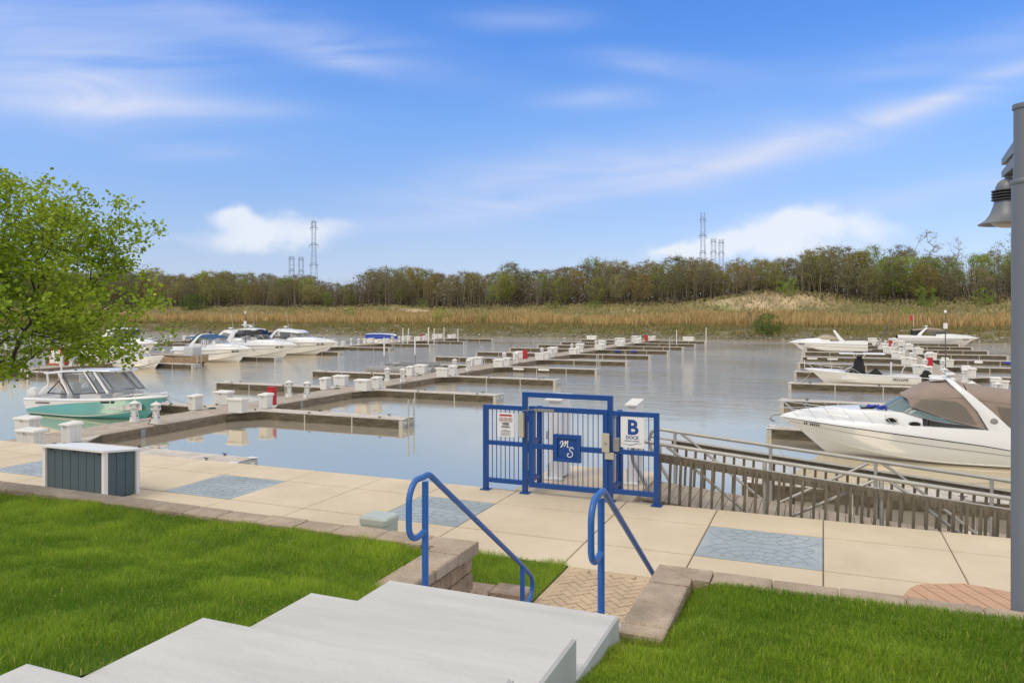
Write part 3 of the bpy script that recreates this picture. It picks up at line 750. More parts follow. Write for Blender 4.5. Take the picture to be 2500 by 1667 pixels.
mb.box(x0+.012, x1-.012, y0+.012, y1-.012, .03, .76)
mb.build('planks', 'teal_box_panel', t)
for xx in (x0, x1):
    for yy in (y0, y1): MB().box(xx-.035, xx+.035, yy-.035, yy+.035, 0, hz(yy)-.01).build('corner_trim', 'white_paint', t)
MB().loft([[(x0-.07, y, z), (x1+.07, y, z), (x1+.07, y, z+.035), (x0-.07, y, z+.035)] for y, z in ((y0-.08, h+.0), (y1+.06, h-.085))], True, True).build('lid', 'white_paint', t)
lt = MB()
for xx in (-.60, 0, .60): lt.box(xx-.03, xx+.03, y0-.015, y0-.003, h-.06, h-.02)
lt.build('latch', 'stripe_dark', t)
t = thing('utility_box', 'pale green grey utility box with a louvred vent behind the lawn wall', 'utility box', (-5.62, 8.9, PZ))
t.scale = (.88, .88, .84)
MB().loft([[(-a+i, -b+i*0, z), (a-i, -b, z), (a, -b+i, z), (a, b-i, z), (a-i, b, z), (-a+i, b, z), (-a, b-i, z), (-a, -b+i, z)] for a, b, z, i in ((.23, .2, 0, .03), (.23, .2, .50, .03))]).build('body', 'util_green', t)
MB().loft([[(-a+i, -b, z), (a-i, -b, z), (a, -b+i, z), (a, b-i, z), (a-i, b, z), (-a+i, b, z), (-a, b-i, z), (-a, -b+i, z)] for a, b, z, i in ((.245, .215, .50, .04), (.245, .215, .58, .04), (.225, .195, .61, .05))], True, True).build('lid', 'util_green', t, 30)
v = MB()
for k in range(4): v.bbox(-.18, -.06, -.206, -.199, .25+k*.045, .272+k*.045, .002)
v.build('vent', 'galv_dark', t)
# octagonal plank table top behind the right hand wall
t = thing('picnic_table', 'octagonal picnic table of light reddish brown planks behind the lawn wall', 'table', (1.29, 7.52, PZ))
tp = MB(); R_ = .68; rot = math.radians(-64)
dr = (math.cos(rot), math.sin(rot)); pr = (-dr[1], dr[0])
def oct_half(u):      # half chord at offset u in an octagon of circumradius R_
    ap = R_*math.cos(PI/8); hs = R_*math.sin(PI/8); u = abs(u)
    return ap if u <= hs else ap-(u-hs)
npk = 9; wk = 2*R_*math.cos(PI/8)/npk
for k in range(npk):
    u0 = -R_*math.cos(PI/8)+k*wk+.006; u1 = u0+wk-.012
    q = []
    for u, sg in ((u0, -1), (u1, -1), (u1, 1), (u0, 1)):
        l = oct_half(u)*sg; q.append((pr[0]*u+dr[0]*l, pr[1]*u+dr[1]*l))
    tp.prism(q[::-1], .715, .75)
tp.build('tabletop', 'composite_plank', t)
MB().prism([(.62*math.cos(2*PI*k/8+rot), .62*math.sin(2*PI*k/8+rot)) for k in range(8)], .69, .712).build('underframe', 'composite_plank', t)
for k in range(4):
    a = rot+PI/8+PI/2*k; MB().bar((.42*math.cos(a), .42*math.sin(a), 0), (.42*math.cos(a), .42*math.sin(a), .69), .09).build('leg', 'composite_plank', t)
# lamp post
t = thing('lamp_post', 'tall grey steel lamp post with a bell shaped pendant lamp on a bracket', 'street lamp', (1.385, 6.62, PZ))
MB().lathe([(.16, 0), (.16, .04), (.105, .06), (.097, .07), (.092, 4.25)], 28).build('pole', 'lamp_grey', t, 40)
MB().lathe([(.097, 4.235), (.1, 4.245), (.1, 4.262), (.097, 4.27)], 28).build('collar', 'lamp_grey', t, 40)
MB().lathe([(.080, 4.26), (.078, 4.80)], 28).build('upper_pole', 'lamp_grey', t, 40)
MB().lathe([(.086, 4.79), (.088, 4.80), (.086, 4.825), (.05, 4.835)], 28).build('cap', 'lamp_grey', t, 40)
AY = .56
for z0, z1 in ((4.45, 4.40), (4.565, 4.50)):                # two flat arms with sloping undersides
    MB().loft([[(-.04, y, zb), (.04, y, zb), (.04, y, zt), (-.04, y, zt)] for y, zb, zt in ((.06, z0-.05, z0+.05), (AY+.06, z1-.012, z1+.035))], True, True).build('bracket_arm', 'lamp_grey', t)
MB().loft([[(-.012, y, zb), (.012, y, zb), (.012, y, zt), (-.012, y, zt)] for y, zb, zt in ((.07, 4.612, 4.80), (.18, 4.602, 4.66), (.27, 4.59, 4.60))], True, True).build('gusset_plate', 'lamp_grey', t)
c = (0, AY, 3.985); k_ = .49
pf = lambda l: [(r*k_, z*.455) for r, z in l]
MB().lathe(pf([(.062, .93), (.062, .835)]), 20, c).build('lamp_neck', 'lamp_grey', t, 40)
MB().lathe(pf([(.062, .84), (.11, .82), (.16, .77), (.19, .69), (.195, .64)]), 32, c).build('lamp_dome', 'lamp_grey', t, 50)
fn = MB()
for k in range(4): fn.lathe(pf([(.17, .625-.05*k), (.245, .632-.05*k), (.25, .62-.05*k), (.245, .608-.05*k), (.17, .602-.05*k)]), 32, c)
fn.build('cooling_fins', 'lamp_dark', t, 40)
MB().lathe(pf([(.20, .45), (.215, .40), (.235, .32), (.27, .22), (.33, .12), (.41, .06), (.44, .045), (.44, .03), (.39, .035), (.28, .09), (.2, .2)]), 40, c, caps=False).build('lamp_shade', 'lamp_grey', t, 60)
MB().lathe(pf([(.01, -.035), (.13, -.02), (.22, .02), (.27, .085), (.20, .13)]), 32, c).build('lens', 'lens', t, 60)

# ------------------------------------------------------------------ floating docks
DZ = .45
def cleat(parent, x, y, mb=None):
    mb = MB(); z = DZ-.45
    mb.bbox(x-.05, x+.05, y-.03, y+.03, 0, .015, .004)
    mb.tube([(x-.03, y, .01), (x-.03, y, .07)], .014, 6).tube([(x+.03, y, .01), (x+.03, y, .07)], .014, 6)
    mb.tube([(x-.13, y, .085), (x-.05, y, .078), (x+.05, y, .078), (x+.13, y, .085)], [.009, .016, .016, .009], 6)
    return mb.build('cleat', 'cleat_iron', parent, 50)
def make_finger(L, detail, right):
    """origin: base at the walkway edge, near long side; z=0 is the deck; +x out along the finger. Width 1.1 towards +y."""
    t = thing('finger_dock', 'x', 'dock', (0, 0, DZ), 0, 'x')
    w = 1.12; dk = MB(); n = int(L/.145)
    sgn = 1 if right else -1
    for k in range(n): x = k*.145; dk.box(x, x+.138, 0.0, w, -.04, random.uniform(-.003, .003))
    for yy, q in ((0, [(0, -1.55), (1.0, -.01), (0, -.01)]), (1, [(0, w+.01), (1.0, w+.01), (0, w+1.55)])): dk.prism(q, -.04, 0)
    dk.build('deck', 'finger_wood', t)
    fa = MB()
    for y0, y1 in ((-.045, -.003), (w+.003, w+.045)):
        x = 1.0
        for seg in np.array_split(np.arange(100), 3):
            x2 = x+(L-1.0)/3; fa.box(x+.004, x2-.004, y0, y1, -.45-.12, -.032); x = x2
    for a, b in (((0, -1.60), (1.03, -.03)), ((1.03, w+.03), (0, w+1.60))):
        fa.bar((*a, -.30), (*b, -.30), .04, .53)
    fa.box(.1, L-.03, .02, w-.02, -.5, -.06)
    fa.build('side_boards', 'fascia', t)
    for y0, y1 in ((-.052, -.0465), (w+.0465, w+.052)):
        for x in ((1.0+(L-1)/3), (1.0+(L-1)*2/3)): MB().box(x-.035, x+.035, y0, y1, -.45, -.03).build('strap', 'galv', t)
    e = MB(); e.box(L+.002, L+.04, -.05, w+.05, -.57, -.032).box(L-.18, L+.002, -.0525, -.0465, -.57, -.03).box(L-.18, L+.002, w+.0465, w+.0525, -.57, -.03)
    e.build('end_bracket', 'galv', t)
    for y0, y1 in ((-.06, .18), (w-.18, w+.06)): MB().box(L-.30, L+.07, y0, y1, .004, .022).build('corner_bumper', 'box_white', t)
    pl = MB(); pl.box(L+.041, L+.046, .12, .34, -.24, -.12).box(L+.041, L+.046, w-.34, w-.12, -.24, -.12); pl.build('end_plate', 'box_white', t)
    if detail:
        for x in (.55, L*.42, L*.86):
            for y in (.1, w-.1): cleat(t, x, y)
    return t
def make_walkway(name, label, x, y0, y1, hw=1.25):
    t = thing(name, label, 'walkway', (x, y0, DZ))
    dk = MB(); L = y1-y0; n = int(L/.15)
    for k in range(n): yy = k*.15; dk.box(-hw, hw, yy, yy+.142, -.04, random.uniform(-.003, .003))
    dk.build('deck', 'deck_wood', t)
    fa = MB()
    for s in (-1, 1):
        yy = 0
        while yy < L:
            y2 = min(yy+2.9, L); a, b = sorted((s*(hw+.003), s*(hw+.042))); fa.box(a, b, yy+.004, y2-.004, -.57, -.032); yy = y2
    fa.box(-hw+.02, hw-.02, .05, L-.05, -.5, -.06); fa.build('side_boards', 'fascia_light', t)
    st = MB(); yy = 2.9*1.5
    while yy < L:
        for s in (-1, 1): a, b = sorted((s*(hw+.044), s*(hw+.075))); MB().box(a, b, yy-.13, yy+.13, -.45, -.05).build('bracket', 'galv_dark', t)
        yy += 5.8
    return t
def make_box(name, w, d, h, boards):
    t = thing(name, 'x', 'dock box', (0, 0, DZ), 0, 'x')
    b = MB(); core = MB()
    def ring(z, e): return (w/2*e, d/2*e)
    lo, hi = .90, 1.0
    core.loft([[(-w/2*e+.012, -d/2*e+.012, z), (w/2*e-.012, -d/2*e+.012, z), (w/2*e-.012, d/2*e-.012, z), (-w/2*e+.012, d/2*e-.012, z)] for z, e in ((0.03, lo), (h-.1, hi))])
    for n, ax in ((boards, 0), (max(2, boards-2), 1)):
        for k in range(n):
            u0, u1 = -1+2*k/n, -1+2*(k+1)/n; g = .006
            for s in (-1, 1):
                secs = []
                for z, e in ((.02, lo), (h-.09, hi)):
                    W_, D_ = w/2*e, d/2*e
                    if ax == 0: a0, a1 = u0*W_+g, u1*W_-g; secs.append([(a0, s*D_-s*.015, z), (a1, s*D_-s*.015, z), (a1, s*D_, z), (a0, s*D_, z)][::s])
                    else: a0, a1 = u0*D_+g, u1*D_-g; secs.append([(s*W_-s*.015, a0, z), (s*W_-s*.015, a1, z), (s*W_, a1, z), (s*W_, a0, z)][::-s])
                b.loft(secs)
    b.build('panels', 'box_white', t); core.build('seam_core', 'box_seam', t)
    li = MB(); o = .055; dz = .05
    li.loft([[(-w/2-o+i, -d/2-o+i, z+s), (w/2+o-i, -d/2-o+i, z+s), (w/2+o-i, d/2+o-i, z+s2), (-w/2-o+i, d/2+o-i, z+s2)] for z, i, s, s2 in ((h-.095, .015, 0, 0), (h-.06, 0, 0, 0), (h-.03, .0, 0, .0), (h, .04, 0, dz))])
    li.build('lid', 'box_lid', t, 30)
    MB().bbox(-.03, .03, -d/2-.062, -d/2-.045, h-.17, h-.08, .004).build('latch', 'galv_dark', t)
    return t
def make_pedestal():
    t = thing('power_pedestal', 'x', 'power pedestal', (0, 0, DZ), 0, 'x')
    p8 = PI/8
    MB().lathe([(.25, .0), (.25, .03), (.235, .04), (.15, .56), (.145, .60)], 8, ph=p8).build('tower', 'box_white', t)
    MB().lathe([(.17, .60), (.20, .62), (.245, .68), (.245, .72)], 8, ph=p8).build('gallery', 'box_white', t)
    MB().lathe([(.22, .72), (.215, .90)], 8, ph=p8).build('lantern_housing', 'box_white', t)
    MB().lathe([(.27, .90), (.27, .92), (.06, 1.02), (.03, 1.03), (.025, 1.07), (.005, 1.10)], 8, ph=p8).build('roof', 'box_white', t)
    f = MB()
    for a in (-PI/2, 0, PI/2, PI):
        c, s = math.cos(a), math.sin(a)
        for r, z, w_, h_ in ((.226, .80, .07, .035), (.192, .30, .05, .045), (.178, .45, .04, .03)):
            q = [(c*r-s*u, s*r+c*u, z+v-(r-.2)*0) for u, v in ((-w_, -h_), (w_, -h_), (w_*.7, h_), (-w_*.7, h_))]
            q2 = [(x+c*.012, y+s*.012, zz) for x, y, zz in q]; f.loft([q, q2])
    f.build('outlet_cover', 'galv_dark', t)
    return t
def make_red():
    t = thing('fire_cabinet', 'x', 'fire cabinet', (0, 0, DZ), 0, 'x')
    MB().bbox(-.24, .24, -.16, .16, 0, 1.0, .02).build('cabinet', 'red_paint', t)
    MB().bbox(-.20, .20, -.175, -.16, .06, .94, .006).build('door', 'red_paint', t)
    MB().bbox(-.25, .25, -.185, .17, 1.0, 1.03, .01).build('lid', 'red_paint', t)
    return t
PIERS = {
    'C': dict(x=-30.65, y0=16.0, first=21.3, n=11, lt=-42.8, rt=-19.5, nm='middle pier', yend=141),
    'B': dict(x=9.45, y0=15.6, first=25.2, n=11, lt=-2.4, rt=20.8, nm='right hand pier', yend=146),
    'D': dict(x=-69.6, y0=20.0, first=46.3, n=8, lt=-81, rt=-59.2, nm='left pier', yend=140),
    'E': dict(x=-109.0, y0=30.0, first=71, n=6, lt=-120, rt=-98.0, nm='farthest left pier', yend=140),
}
SPC = {'C': 11.72, 'B': 11.85, 'D': 12.55, 'E': 12.5}
finger_protos = {}
FINGERS = {}
def finger(pier, side, k):
    P = PIERS[pier]; y = P['first']+SPC[pier]*k
    x0 = P['x']+(1.25 if side > 0 else -1.25); L = abs((P['rt'] if side > 0 else P['lt'])-x0)
    near = y < 62; key = (round(L, 1), near, side > 0)
    lab = f"{ORD[k]} wooden finger dock from the shore on the {'right' if side > 0 else 'left'} side of the {P['nm']}"
    grp = 'wooden finger docks'
    loc = (x0, y, DZ) if side > 0 else (x0, y+1.12, DZ); rz = 0 if side > 0 else PI
    if key not in finger_protos:
        t = make_finger(L, near, side > 0); finger_protos[key] = t; t.location = loc; t.rotation_euler = (0, 0, rz); t['label'] = lab; t['group'] = grp
    else: t = dup(finger_protos[key], loc, rz, lab, grp)
    FINGERS[pier, side, k] = t
    return t
protos = {'wide_dock_box': make_box('wide_dock_box', .98, .52, .76, 5), 'narrow_dock_box': make_box('narrow_dock_box', .55, .56, .80, 3), 'pedestal': make_pedestal(), 'red': make_red()}
used = set()
def put(kind, loc, rz, label, group):
    o = protos[kind]
    if kind not in used:
        used.add(kind); o.location = loc; o.rotation_euler = (0, 0, rz); o['label'] = label; o['group'] = group; return o
    return dup(o, loc, rz, label, group)
for p, P in PIERS.items():
    make_walkway('floating_walkway', f"long plank walkway of the {P['nm']} running out across the water", P['x'], P['y0'], P['yend'])
    for k in range(P['n']):
        for s in (1, -1):
            if (p == 'C' and s < 0 and k == 0) or (p == 'E' and s < 0) or (p == 'D' and s < 0 and k > 4): continue
            finger(p, s, k)
    for k in range(P['n']):
        if p == 'B' and k < 2: continue
        y = P['first']+SPC[p]*k+.1; j = lambda a=.06: random.uniform(-a, a)
        o = ORD[k]; nm = P['nm']
        if not (p == 'D' and k == 0):
            put('narrow_dock_box', (P['x']-1.35+j(), y-1.05+j(.15), DZ), j(.05), f"narrow white dock box on left edge of the {nm} at its {o} finger", 'white dock boxes')
            put('wide_dock_box', (P['x']-1.75+j(.1), y+1.35+j(.15), DZ), j(.05), f"wide white dock box on left edge of the {nm} at its {o} finger", 'white dock boxes')
        put('wide_dock_box', (P['x']+1.62+j(), y-1.0+j(.12), DZ), PI+j(.05) if k % 2 else j(.05), f"wide white dock box on right edge of the {nm} at its {o} finger", 'white dock boxes')
        put('narrow_dock_box', (P['x']+1.7+j(), y+.85+j(.12), DZ), j(.05), f"narrow white dock box on right edge of the {nm} at its {o} finger", 'white dock boxes')
        if k < P['n']-1:
            for s, sd in ((-1, 'left'), (1, 'right')):
                put('pedestal', (P['x']+s*.62+j(.03)-(.15 if s < 0 else 0), y+SPC[p]*.52, DZ), j(.1), f"lighthouse power pedestal on {sd} edge of the {nm} past its {o} finger", 'lighthouse power pedestals')
for p, x, y, lab in (('C', -29.72, 35.5, 'red fire cabinet beside a narrow white box near the shore end of the middle pier'), ('B', 9.35, 81.6, 'red fire cabinet among white boxes halfway along the right hand pier'),
                  ('B', 9.3, 126.0, 'red fire cabinet at the far end of the right hand pier'), ('C', -29.6, 136.0, 'red fire cabinet at the far end of the middle pier'), ('D', -69.0, 124.0, 'red fire cabinet far out on the left pier'), ('C', -31.5, 80.6, 'low red cabinet between white boxes two thirds along the middle pier')):
    put('red', (x, y, DZ), 0, lab, 'red fire cabinets')
# ladders and posts
def ladder(label, x, y, h, rz=0, m='galv'):
    t = thing('dock_ladder', label, 'ladder', (x, y, 0), rz, 'dock ladders')
    for s in (-.27, .27): MB().bbox(-.03, .03, s-.035, s+.035, -.6, DZ+h, .005).build('upright', m, t)
    r = MB()
    for z in (.02, .3): r.bar((0, -.235, z), (0, .235, z), .05, .05)
    r.build('rungs', m, t)
    return t
ladder('tall grey ladder uprights on the nearest right finger tip of the middle pier', -19.36, 33.65, .98)
ladder('pale ladder uprights on the tip of the fourth right finger of the middle pier', -19.36, 68.0, 1.5)
ladder('grey ladder with tall uprights on the finger tip beside the white runabout', -59.1, 59.6, 1.1)
ladder('pale ladder uprights on a left pier finger tip behind the boat lift', -59.1, 97.4, 1.7)
ladder('tall pale post pair on the tip of the seventh right finger of the middle pier', -19.36, 103.6, 1.9)
def loop_ladder(label, x, y, rz):
    t = thing('dock_ladder', label, 'ladder', (x, y, DZ), rz, 'dock ladders')
    for s in (-.22, .22): MB().tube([(.1, s, -.7), (.1, s, .5), (.06, s, .68), (-.06, s, .74), (-.18, s, .66), (-.2, s, .0)], .022, 7).build('upright', 'chrome', t, 60)
loop_ladder('chrome hoop ladder on the tip of a far left finger of the middle pier', -42.4, 92.4, PI)
loop_ladder('chrome hoop ladder on the farthest left finger of the middle pier', -42.4, 127.4, PI)
i = 0
for lab, x, y, h in (('white mooring post on the tip of the nearest left pier finger', -61.2, 46.0, 1.6), ('white mooring post halfway along the nearest left pier finger', -65.5, 46.0, 1.5), ('white mooring post near the base of the nearest left pier finger', -67.7, 46.0, 1.5),
                     ('leaning white post on the fifth left pier finger', -64.5, 109.4, 2.6), ('white post beside the leaning post on the fifth left pier finger', -63.7, 109.5, 2.5),
                     ('tall white post on the tip of the fifth left pier finger', -59.7, 109.3, 2.6), ('white post just beyond the tall post on the left pier', -59.2, 110.4, 2.5),
                     ('white post near the base of the sixth left pier finger', -66.5, 122.0, 2.4), ('white post in the middle of the sixth left pier finger', -63.4, 122.0, 2.4), ('white post near the tip of the sixth left pier finger', -60.6, 122.0, 2.2),
                     ('tall white post at the tip of the farthest right finger of the middle pier', -19.4, 138.6, 2.4), ('white post halfway along the farthest right finger of the middle pier', -24.6, 138.4, 1.9)):
    t = thing('mooring_post', lab, 'post', (x, y, DZ), 0, 'white mooring posts')
    ln = random.uniform(-.1, .25) if 'leaning' in lab else random.uniform(-.02, .02)
    MB().tube([(0, 0, -.6), (ln*.0, 0, 0), (ln, 0, h)], .07, 8).build('post', 'box_white', t, 60)
    MB().lathe([(.085, h), (.085, h+.04), (.02, h+.10)], 8, (ln, 0, 0)).build('cap', 'box_lid', t)
for lab, x, y, h in (('tall dark mast with white globe light beside a red cabinet, right hand pier', 10.75, 82.4, 5.25), ('tall dark mast with a white globe light on the left pier behind the white cruisers', -69.2, 77.6, 5.1)):
    t = thing('light_mast', lab, 'light pole', (x, y, DZ), 0, 'light masts on the piers')
    MB().tube([(0, 0, 0), (0, 0, h)], [.055, .035], 8).build('mast', 'post_dark', t, 60)
    MB().lathe([(.02, h-.02), (.1, h+.03), (.13, h+.13), (.1, h+.23), (.02, h+.27)], 14).build('globe', 'globe_white', t, 60)
    MB().bbox(-.17, .17, -.12, .05, h-1.5, h-.95, .02).build('meter_box', 'box_white', t)
for lab, x, y, sx in (('white double step box on the far left finger of the middle pier', -40.6, 138.6, 1.2), ('white low dock box on the farthest right finger of the middle pier', -22.6, 139.0, 1.3)):
    o = put('wide_dock_box', (x, y, DZ), 0, lab, 'white dock boxes'); o.scale = (1.9, 1, .95)
# fenders on the right hand pier sides
for k, (lab, x, y, m) in enumerate((('blue cylindrical fender hanging on the right hand pier beside the cabinet', 12.7, 95.4, 'tarp_blue'), ('white cylindrical fender hanging between two blue ones', 15.6, 95.4, 'box_white'), ('blue cylindrical fender hanging nearest the lamp post', 18.4, 95.4, 'tarp_blue'),
                             ('blue fender near the base of the eighth right finger of the middle pier', -26.5, 103.1, 'tarp_blue'), ('blue fender in the middle of the eighth right finger of the middle pier', -24.2, 103.1, 'tarp_blue'))):
    tag(MB().tube([(x-.42, y, .33), (x-.36, y, .33), (x-.28, y, .33), (x+.28, y, .33), (x+.36, y, .33), (x+.42, y, .33)], [.03, .11, .14, .14, .11, .03], 10).build('fender', m, None, 60), lab, 'fender', 'fenders on the docks')
for k, (lab, x, y) in enumerate((('white bumper strip near the base of the fourth right finger of the middle pier', -27.2, 67.9), ('white bumper strip farther out on the fourth right finger of the middle pier', -24.6, 67.9), ('white bumper strip at the tip of a left finger of the right hand pier', -1.2, 95.6), ('second white bumper strip along the left finger of the right hand pier', 1.0, 95.6))):
    tag(MB().bbox(x-.55, x+.55, y-.12, y-.05+.0, .22, .40, .02).build('dock_bumper', 'box_white'), lab, 'bumper', 'white dock bumpers')

# ------------------------------------------------------------------ boats
def boat_shape(L, B, bow, stern, free=None, rake=.16, n=30, full=.35, pw=2.4, chine=.80, entry=.62):
    """station arrays for a hull of length L, beam B; bow/stern = rub rail heights"""
    T = np.linspace(0, 1, n); T = 1-(1-T)**1.25
    hb = np.where(T < full, B/2*(.92+.08*(T/full)), B/2*(1-(np.clip((T-full)/(1-full), 0, 1))**pw))
    hb[-1] = .02
    zr = stern+(bow-stern)*(.45*T+.55*T**2)
    hc = hb*(chine-.45*np.clip((T-.45)/.55, 0, 1)**1.5); hc[-1] = .008
    zc = .06+(bow*entry)*np.clip((T-.35)/.65, 0, 1)**1.8
    zk = -.42*np.ones(n)+(.42+bow*.10)*np.clip((T-.72)/.28, 0, 1)**2.2
    xr = T*L; xc = L*(T-.085*T**4); xk = L*(T-rake*T**3)
    return dict(T=T, n=n, L=L, B=B, hb=hb, zr=zr, hc=hc, zc=zc, zk=zk, xr=xr, xc=xc, xk=xk)
def hull_mesh(H, flare=.0):
    mb = MB(); secs = []
    for i in range(H['n']):
        r = lambda a, b, u: a+(b-a)*u
        k = (H['xk'][i], 0, H['zk'][i]); c = (H['xc'][i], H['hc'][i], H['zc'][i]); s = (H['xr'][i], H['hb'][i], H['zr'][i])
        c2 = (c[0], c[1]+.035*min(1, c[1]*4), c[2]+.03)
        m = tuple(r(c2[j], s[j], .5) for j in range(3)); m = (m[0], m[1]-.05*H['T'][i]*min(1, m[1]*2), m[2])
        half = [k, tuple(r(k[j], c[j], .5) for j in range(3)), c, c2, m, s]
        full = [(x, -y, z) for x, y, z in half[::-1]]+half[1:]
        secs.append(full)
    mb.loft(secs, False, False)
    nn = len(secs[0]); mb.f.append(tuple(range(nn))); mb.m.append(0)      # transom
    return mb
def band(H, fr0, fr1, off=.004):
    """strip laid along the hull sides between two fractions from chine to rub rail (with T limits)"""
    mb = MB()
    for sg in (-1, 1):
        secs = []
        for i in range(H['n']):
            def P(f):
                f = f(H['T'][i]) if callable(f) else f
                x = H['xc'][i]+(H['xr'][i]-H['xc'][i])*f; y = (H['hc'][i]+.03)+(H['hb'][i]-H['hc'][i]-.03)*f; z = H['zc'][i]+.03+(H['zr'][i]-H['zc'][i]-.03)*f
                y -= .1*H['T'][i]*min(1, y*2)*f*(1-f)*2
                return (x, sg*(max(y, 0)+off), z)
            secs.append([P(fr0), P(fr1)] if sg > 0 else [P(fr1), P(fr0)])
        mb.loft(secs[:-1], False, False)
    return mb
def interp(H, a, t): return float(np.interp(t, H['T'], H[a]))
def deck_mesh(H, t0, dz, cab, crown=.05, inset=.10, side=.16, t1=1.0):
    """deck from station t0 forward: dz = step from the rub rail up to the deck edge, cab(t) = trunk height above it"""
    mb = MB(); secs = []
    for i in range(H['n']):
        t = H['T'][i]
        if t < t0-1e-6: continue
        hb, z, x = H['hb'][i], H['zr'][i], H['xr'][i]; d = dz(t) if callable(dz) else dz
        h = max(cab(t), 0); e = max(hb-inset*min(1, hb*2), .0); s = max(e-side*min(1, hb*1.5), 0)
        half = [(0, z+d+h+crown*min(1, hb*2)), (s*.45, z+d+h+crown*.85*min(1, hb*2)), (s*.86, z+d+h*.93), (s, z+d+h*.35), (s+.02, z+d+.01), (e, z+d), (hb-.01*min(1, hb), z+.45*d), (hb, z)]
        secs.append([(x, -y, zz) for y, zz in half[::-1]]+[(x, y, zz) for y, zz in half[1:]])
    return mb.loft(secs, False, False)
def cockpit_mesh(H, t0, dz, floor, wall=.24):
    mb = MB(); secs = []
    for i in range(H['n']):
        t = H['T'][i]
        if t > t0+1e-6 and len(secs) and H['T'][i-1] >= t0: break
        hb, z, x = H['hb'][i], H['zr'][i], H['xr'][i]; d = dz(t) if callable(dz) else dz
        half = [(0, floor), (hb-wall-.05, floor), (hb-wall, floor+.03), (hb-wall, z+d), (hb-.08, z+d), (hb-.01, z+.4*d), (hb, z)]
        secs.append([(x, -y, zz) for y, zz in half[::-1]]+[(x, y, zz) for y, zz in half[1:]])
    mb.loft(secs, False, False)
    q = secs[0]; n = len(q)
    mb.add(q+[(q[0][0]+.25, y*.98, z) for x, y, z in q], [tuple(range(n))])
    h = H['hb'][0]-wall; zt = H['zr'][0]+(dz(0) if callable(dz) else dz)
    mb.box(.0, .28, -h-.01, h+.01, floor-.1, zt-.01)
    return mb
def windshield(parent, xf, depth, hw, zb, h, back, glass='glass_tint', frame='chrome', n=12, pw=2.6, zrear=None, top_in=.86, mull=(0, 3, 6), fr=.018):
    """wrap-around screen: front at xf, arms running aft over depth; zb(x) = base height"""
    base = []; top = []
    for k in range(-n, n+1):
        u = k/n; a = abs(u)
        x = xf-depth*a**pw; y = hw*math.sin(min(1, a*1.12)*PI/2)*(1 if u > 0 else -1)
        z = zb(x); hh = h*(1-.92*max(0, (a-.55)/.45)**1.6)
        base.append((x, y, z)); top.append((x-back*(hh/h), y*(top_in+(1-top_in)*(1-hh/h)), z+hh))
    g = MB(); g.loft([base, top], False, False).build('windshield', glass, parent, 80)
    f = MB(); f.tube(base, fr*.8, 6).tube(top, fr, 6); f.build('windshield_frame', frame, parent, 80)
    mm = MB()
    for k in mull:
        for s in ((-1, 1) if k else (1,)):
            i = n+s*k; mm.tube([base[i], top[i]], fr, 6)
    mm.build('windshield_post', frame, parent, 80)
    return base, top
def arch(parent, path, wid, thick, m='gel_white', name='radar_arch', n=8):
    """arch leg path on the +y side from base to centre (x,y,z); wid = fore-aft width along the path"""
    pts = [Vector(p) for p in path]; full = [Vector((p.x, -p.y, p.z)) for p in pts]+[p for p in pts[::-1]][(1 if abs(pts[-1].y) < 1e-6 else 0):]
    ws = list(wid)+list(wid)[::-1][(1 if abs(pts[-1].y) < 1e-6 else 0):]
    secs = []
    for i, p in enumerate(full):
        d = (full[min(i+1, len(full)-1)]-full[max(i-1, 0)]); d.x = 0; d.normalize()
        nrm = Vector((0, -d.z, d.y)); w = ws[i]/2
        secs.append([p+Vector((-w, 0, 0))-nrm*thick*.2, p+Vector((-w*.7, 0, 0))-nrm*thick/2, p+Vector((w*.7, 0, 0))-nrm*thick/2, p+Vector((w, 0, 0))-nrm*thick*.2, p+Vector((w, 0, 0))+nrm*thick*.2, p+Vector((w*.7, 0, 0))+nrm*thick/2, p+Vector((-w*.7, 0, 0))+nrm*thick/2, p+Vector((-w, 0, 0))+nrm*thick*.2])
    return MB().loft(secs, True, True).build(name, m, parent, 40)
def canvas(parent, st, m, name='canopy', n=10, fl=.0):
    """arched cover; st = list of (x, half width, z at edge, z at crown)"""
    mb = MB(); secs = []
    for x, w, ze, zc in st:
        secs.append([(x, w*math.copysign(abs(math.sin(a))**.75, math.sin(a)), ze+(zc-ze)*max(0, math.cos(a))**.8) for a in [(-PI/2)+PI*k/(2*n) for k in range(2*n+1)]])
    mb.loft(secs, False, False)
    return mb.build(name, m, parent, 60)
def curtain(parent, top, bot, m, name='side_curtain'):
    for s in (-1, 1):
        a = [(x, s*y, z) for x, y, z in top]; b = [(x, s*y, z) for x, y, z in bot]
        MB().loft([a, b], False, False).build(name, m, parent, 60)
def bow_rail(parent, H, t0, t1, dz, h, n=7, m='chrome', lean=.05, double=False):
    pts = []
    def P(t, s, z):
        return (interp(H, 'xr', t)+.10*(t > .97), s*max(interp(H, 'hb', t)-.10, .02), interp(H, 'zr', t)+dz+z)
    ts = np.linspace(t0, t1, 14)
    rail = [P(t0, 1, .0)]+[P(t, 1, h*min(1, (t-t0)/.08)) for t in ts[1:]]
    full = rail+[(x, -y, z) for x, y, z in rail[::-1]]
    mb = MB().tube(full, .015, 6)
    if double: mb.tube([(x, y, z-h*.5) for x, y, z in rail[6:]]+[(x, -y, z-h*.5) for x, y, z in rail[6:][::-1]], .011, 5)
    mb.build('bow_rail', m, parent, 80)
    for t in np.linspace(t0+.1, t1-.02, n):
        for s in (-1, 1):
            b = P(t-lean, s, 0); q = P(t, s, h); MB().tube([b, q], .012, 5).build('rail_stanchion', m, parent, 80)
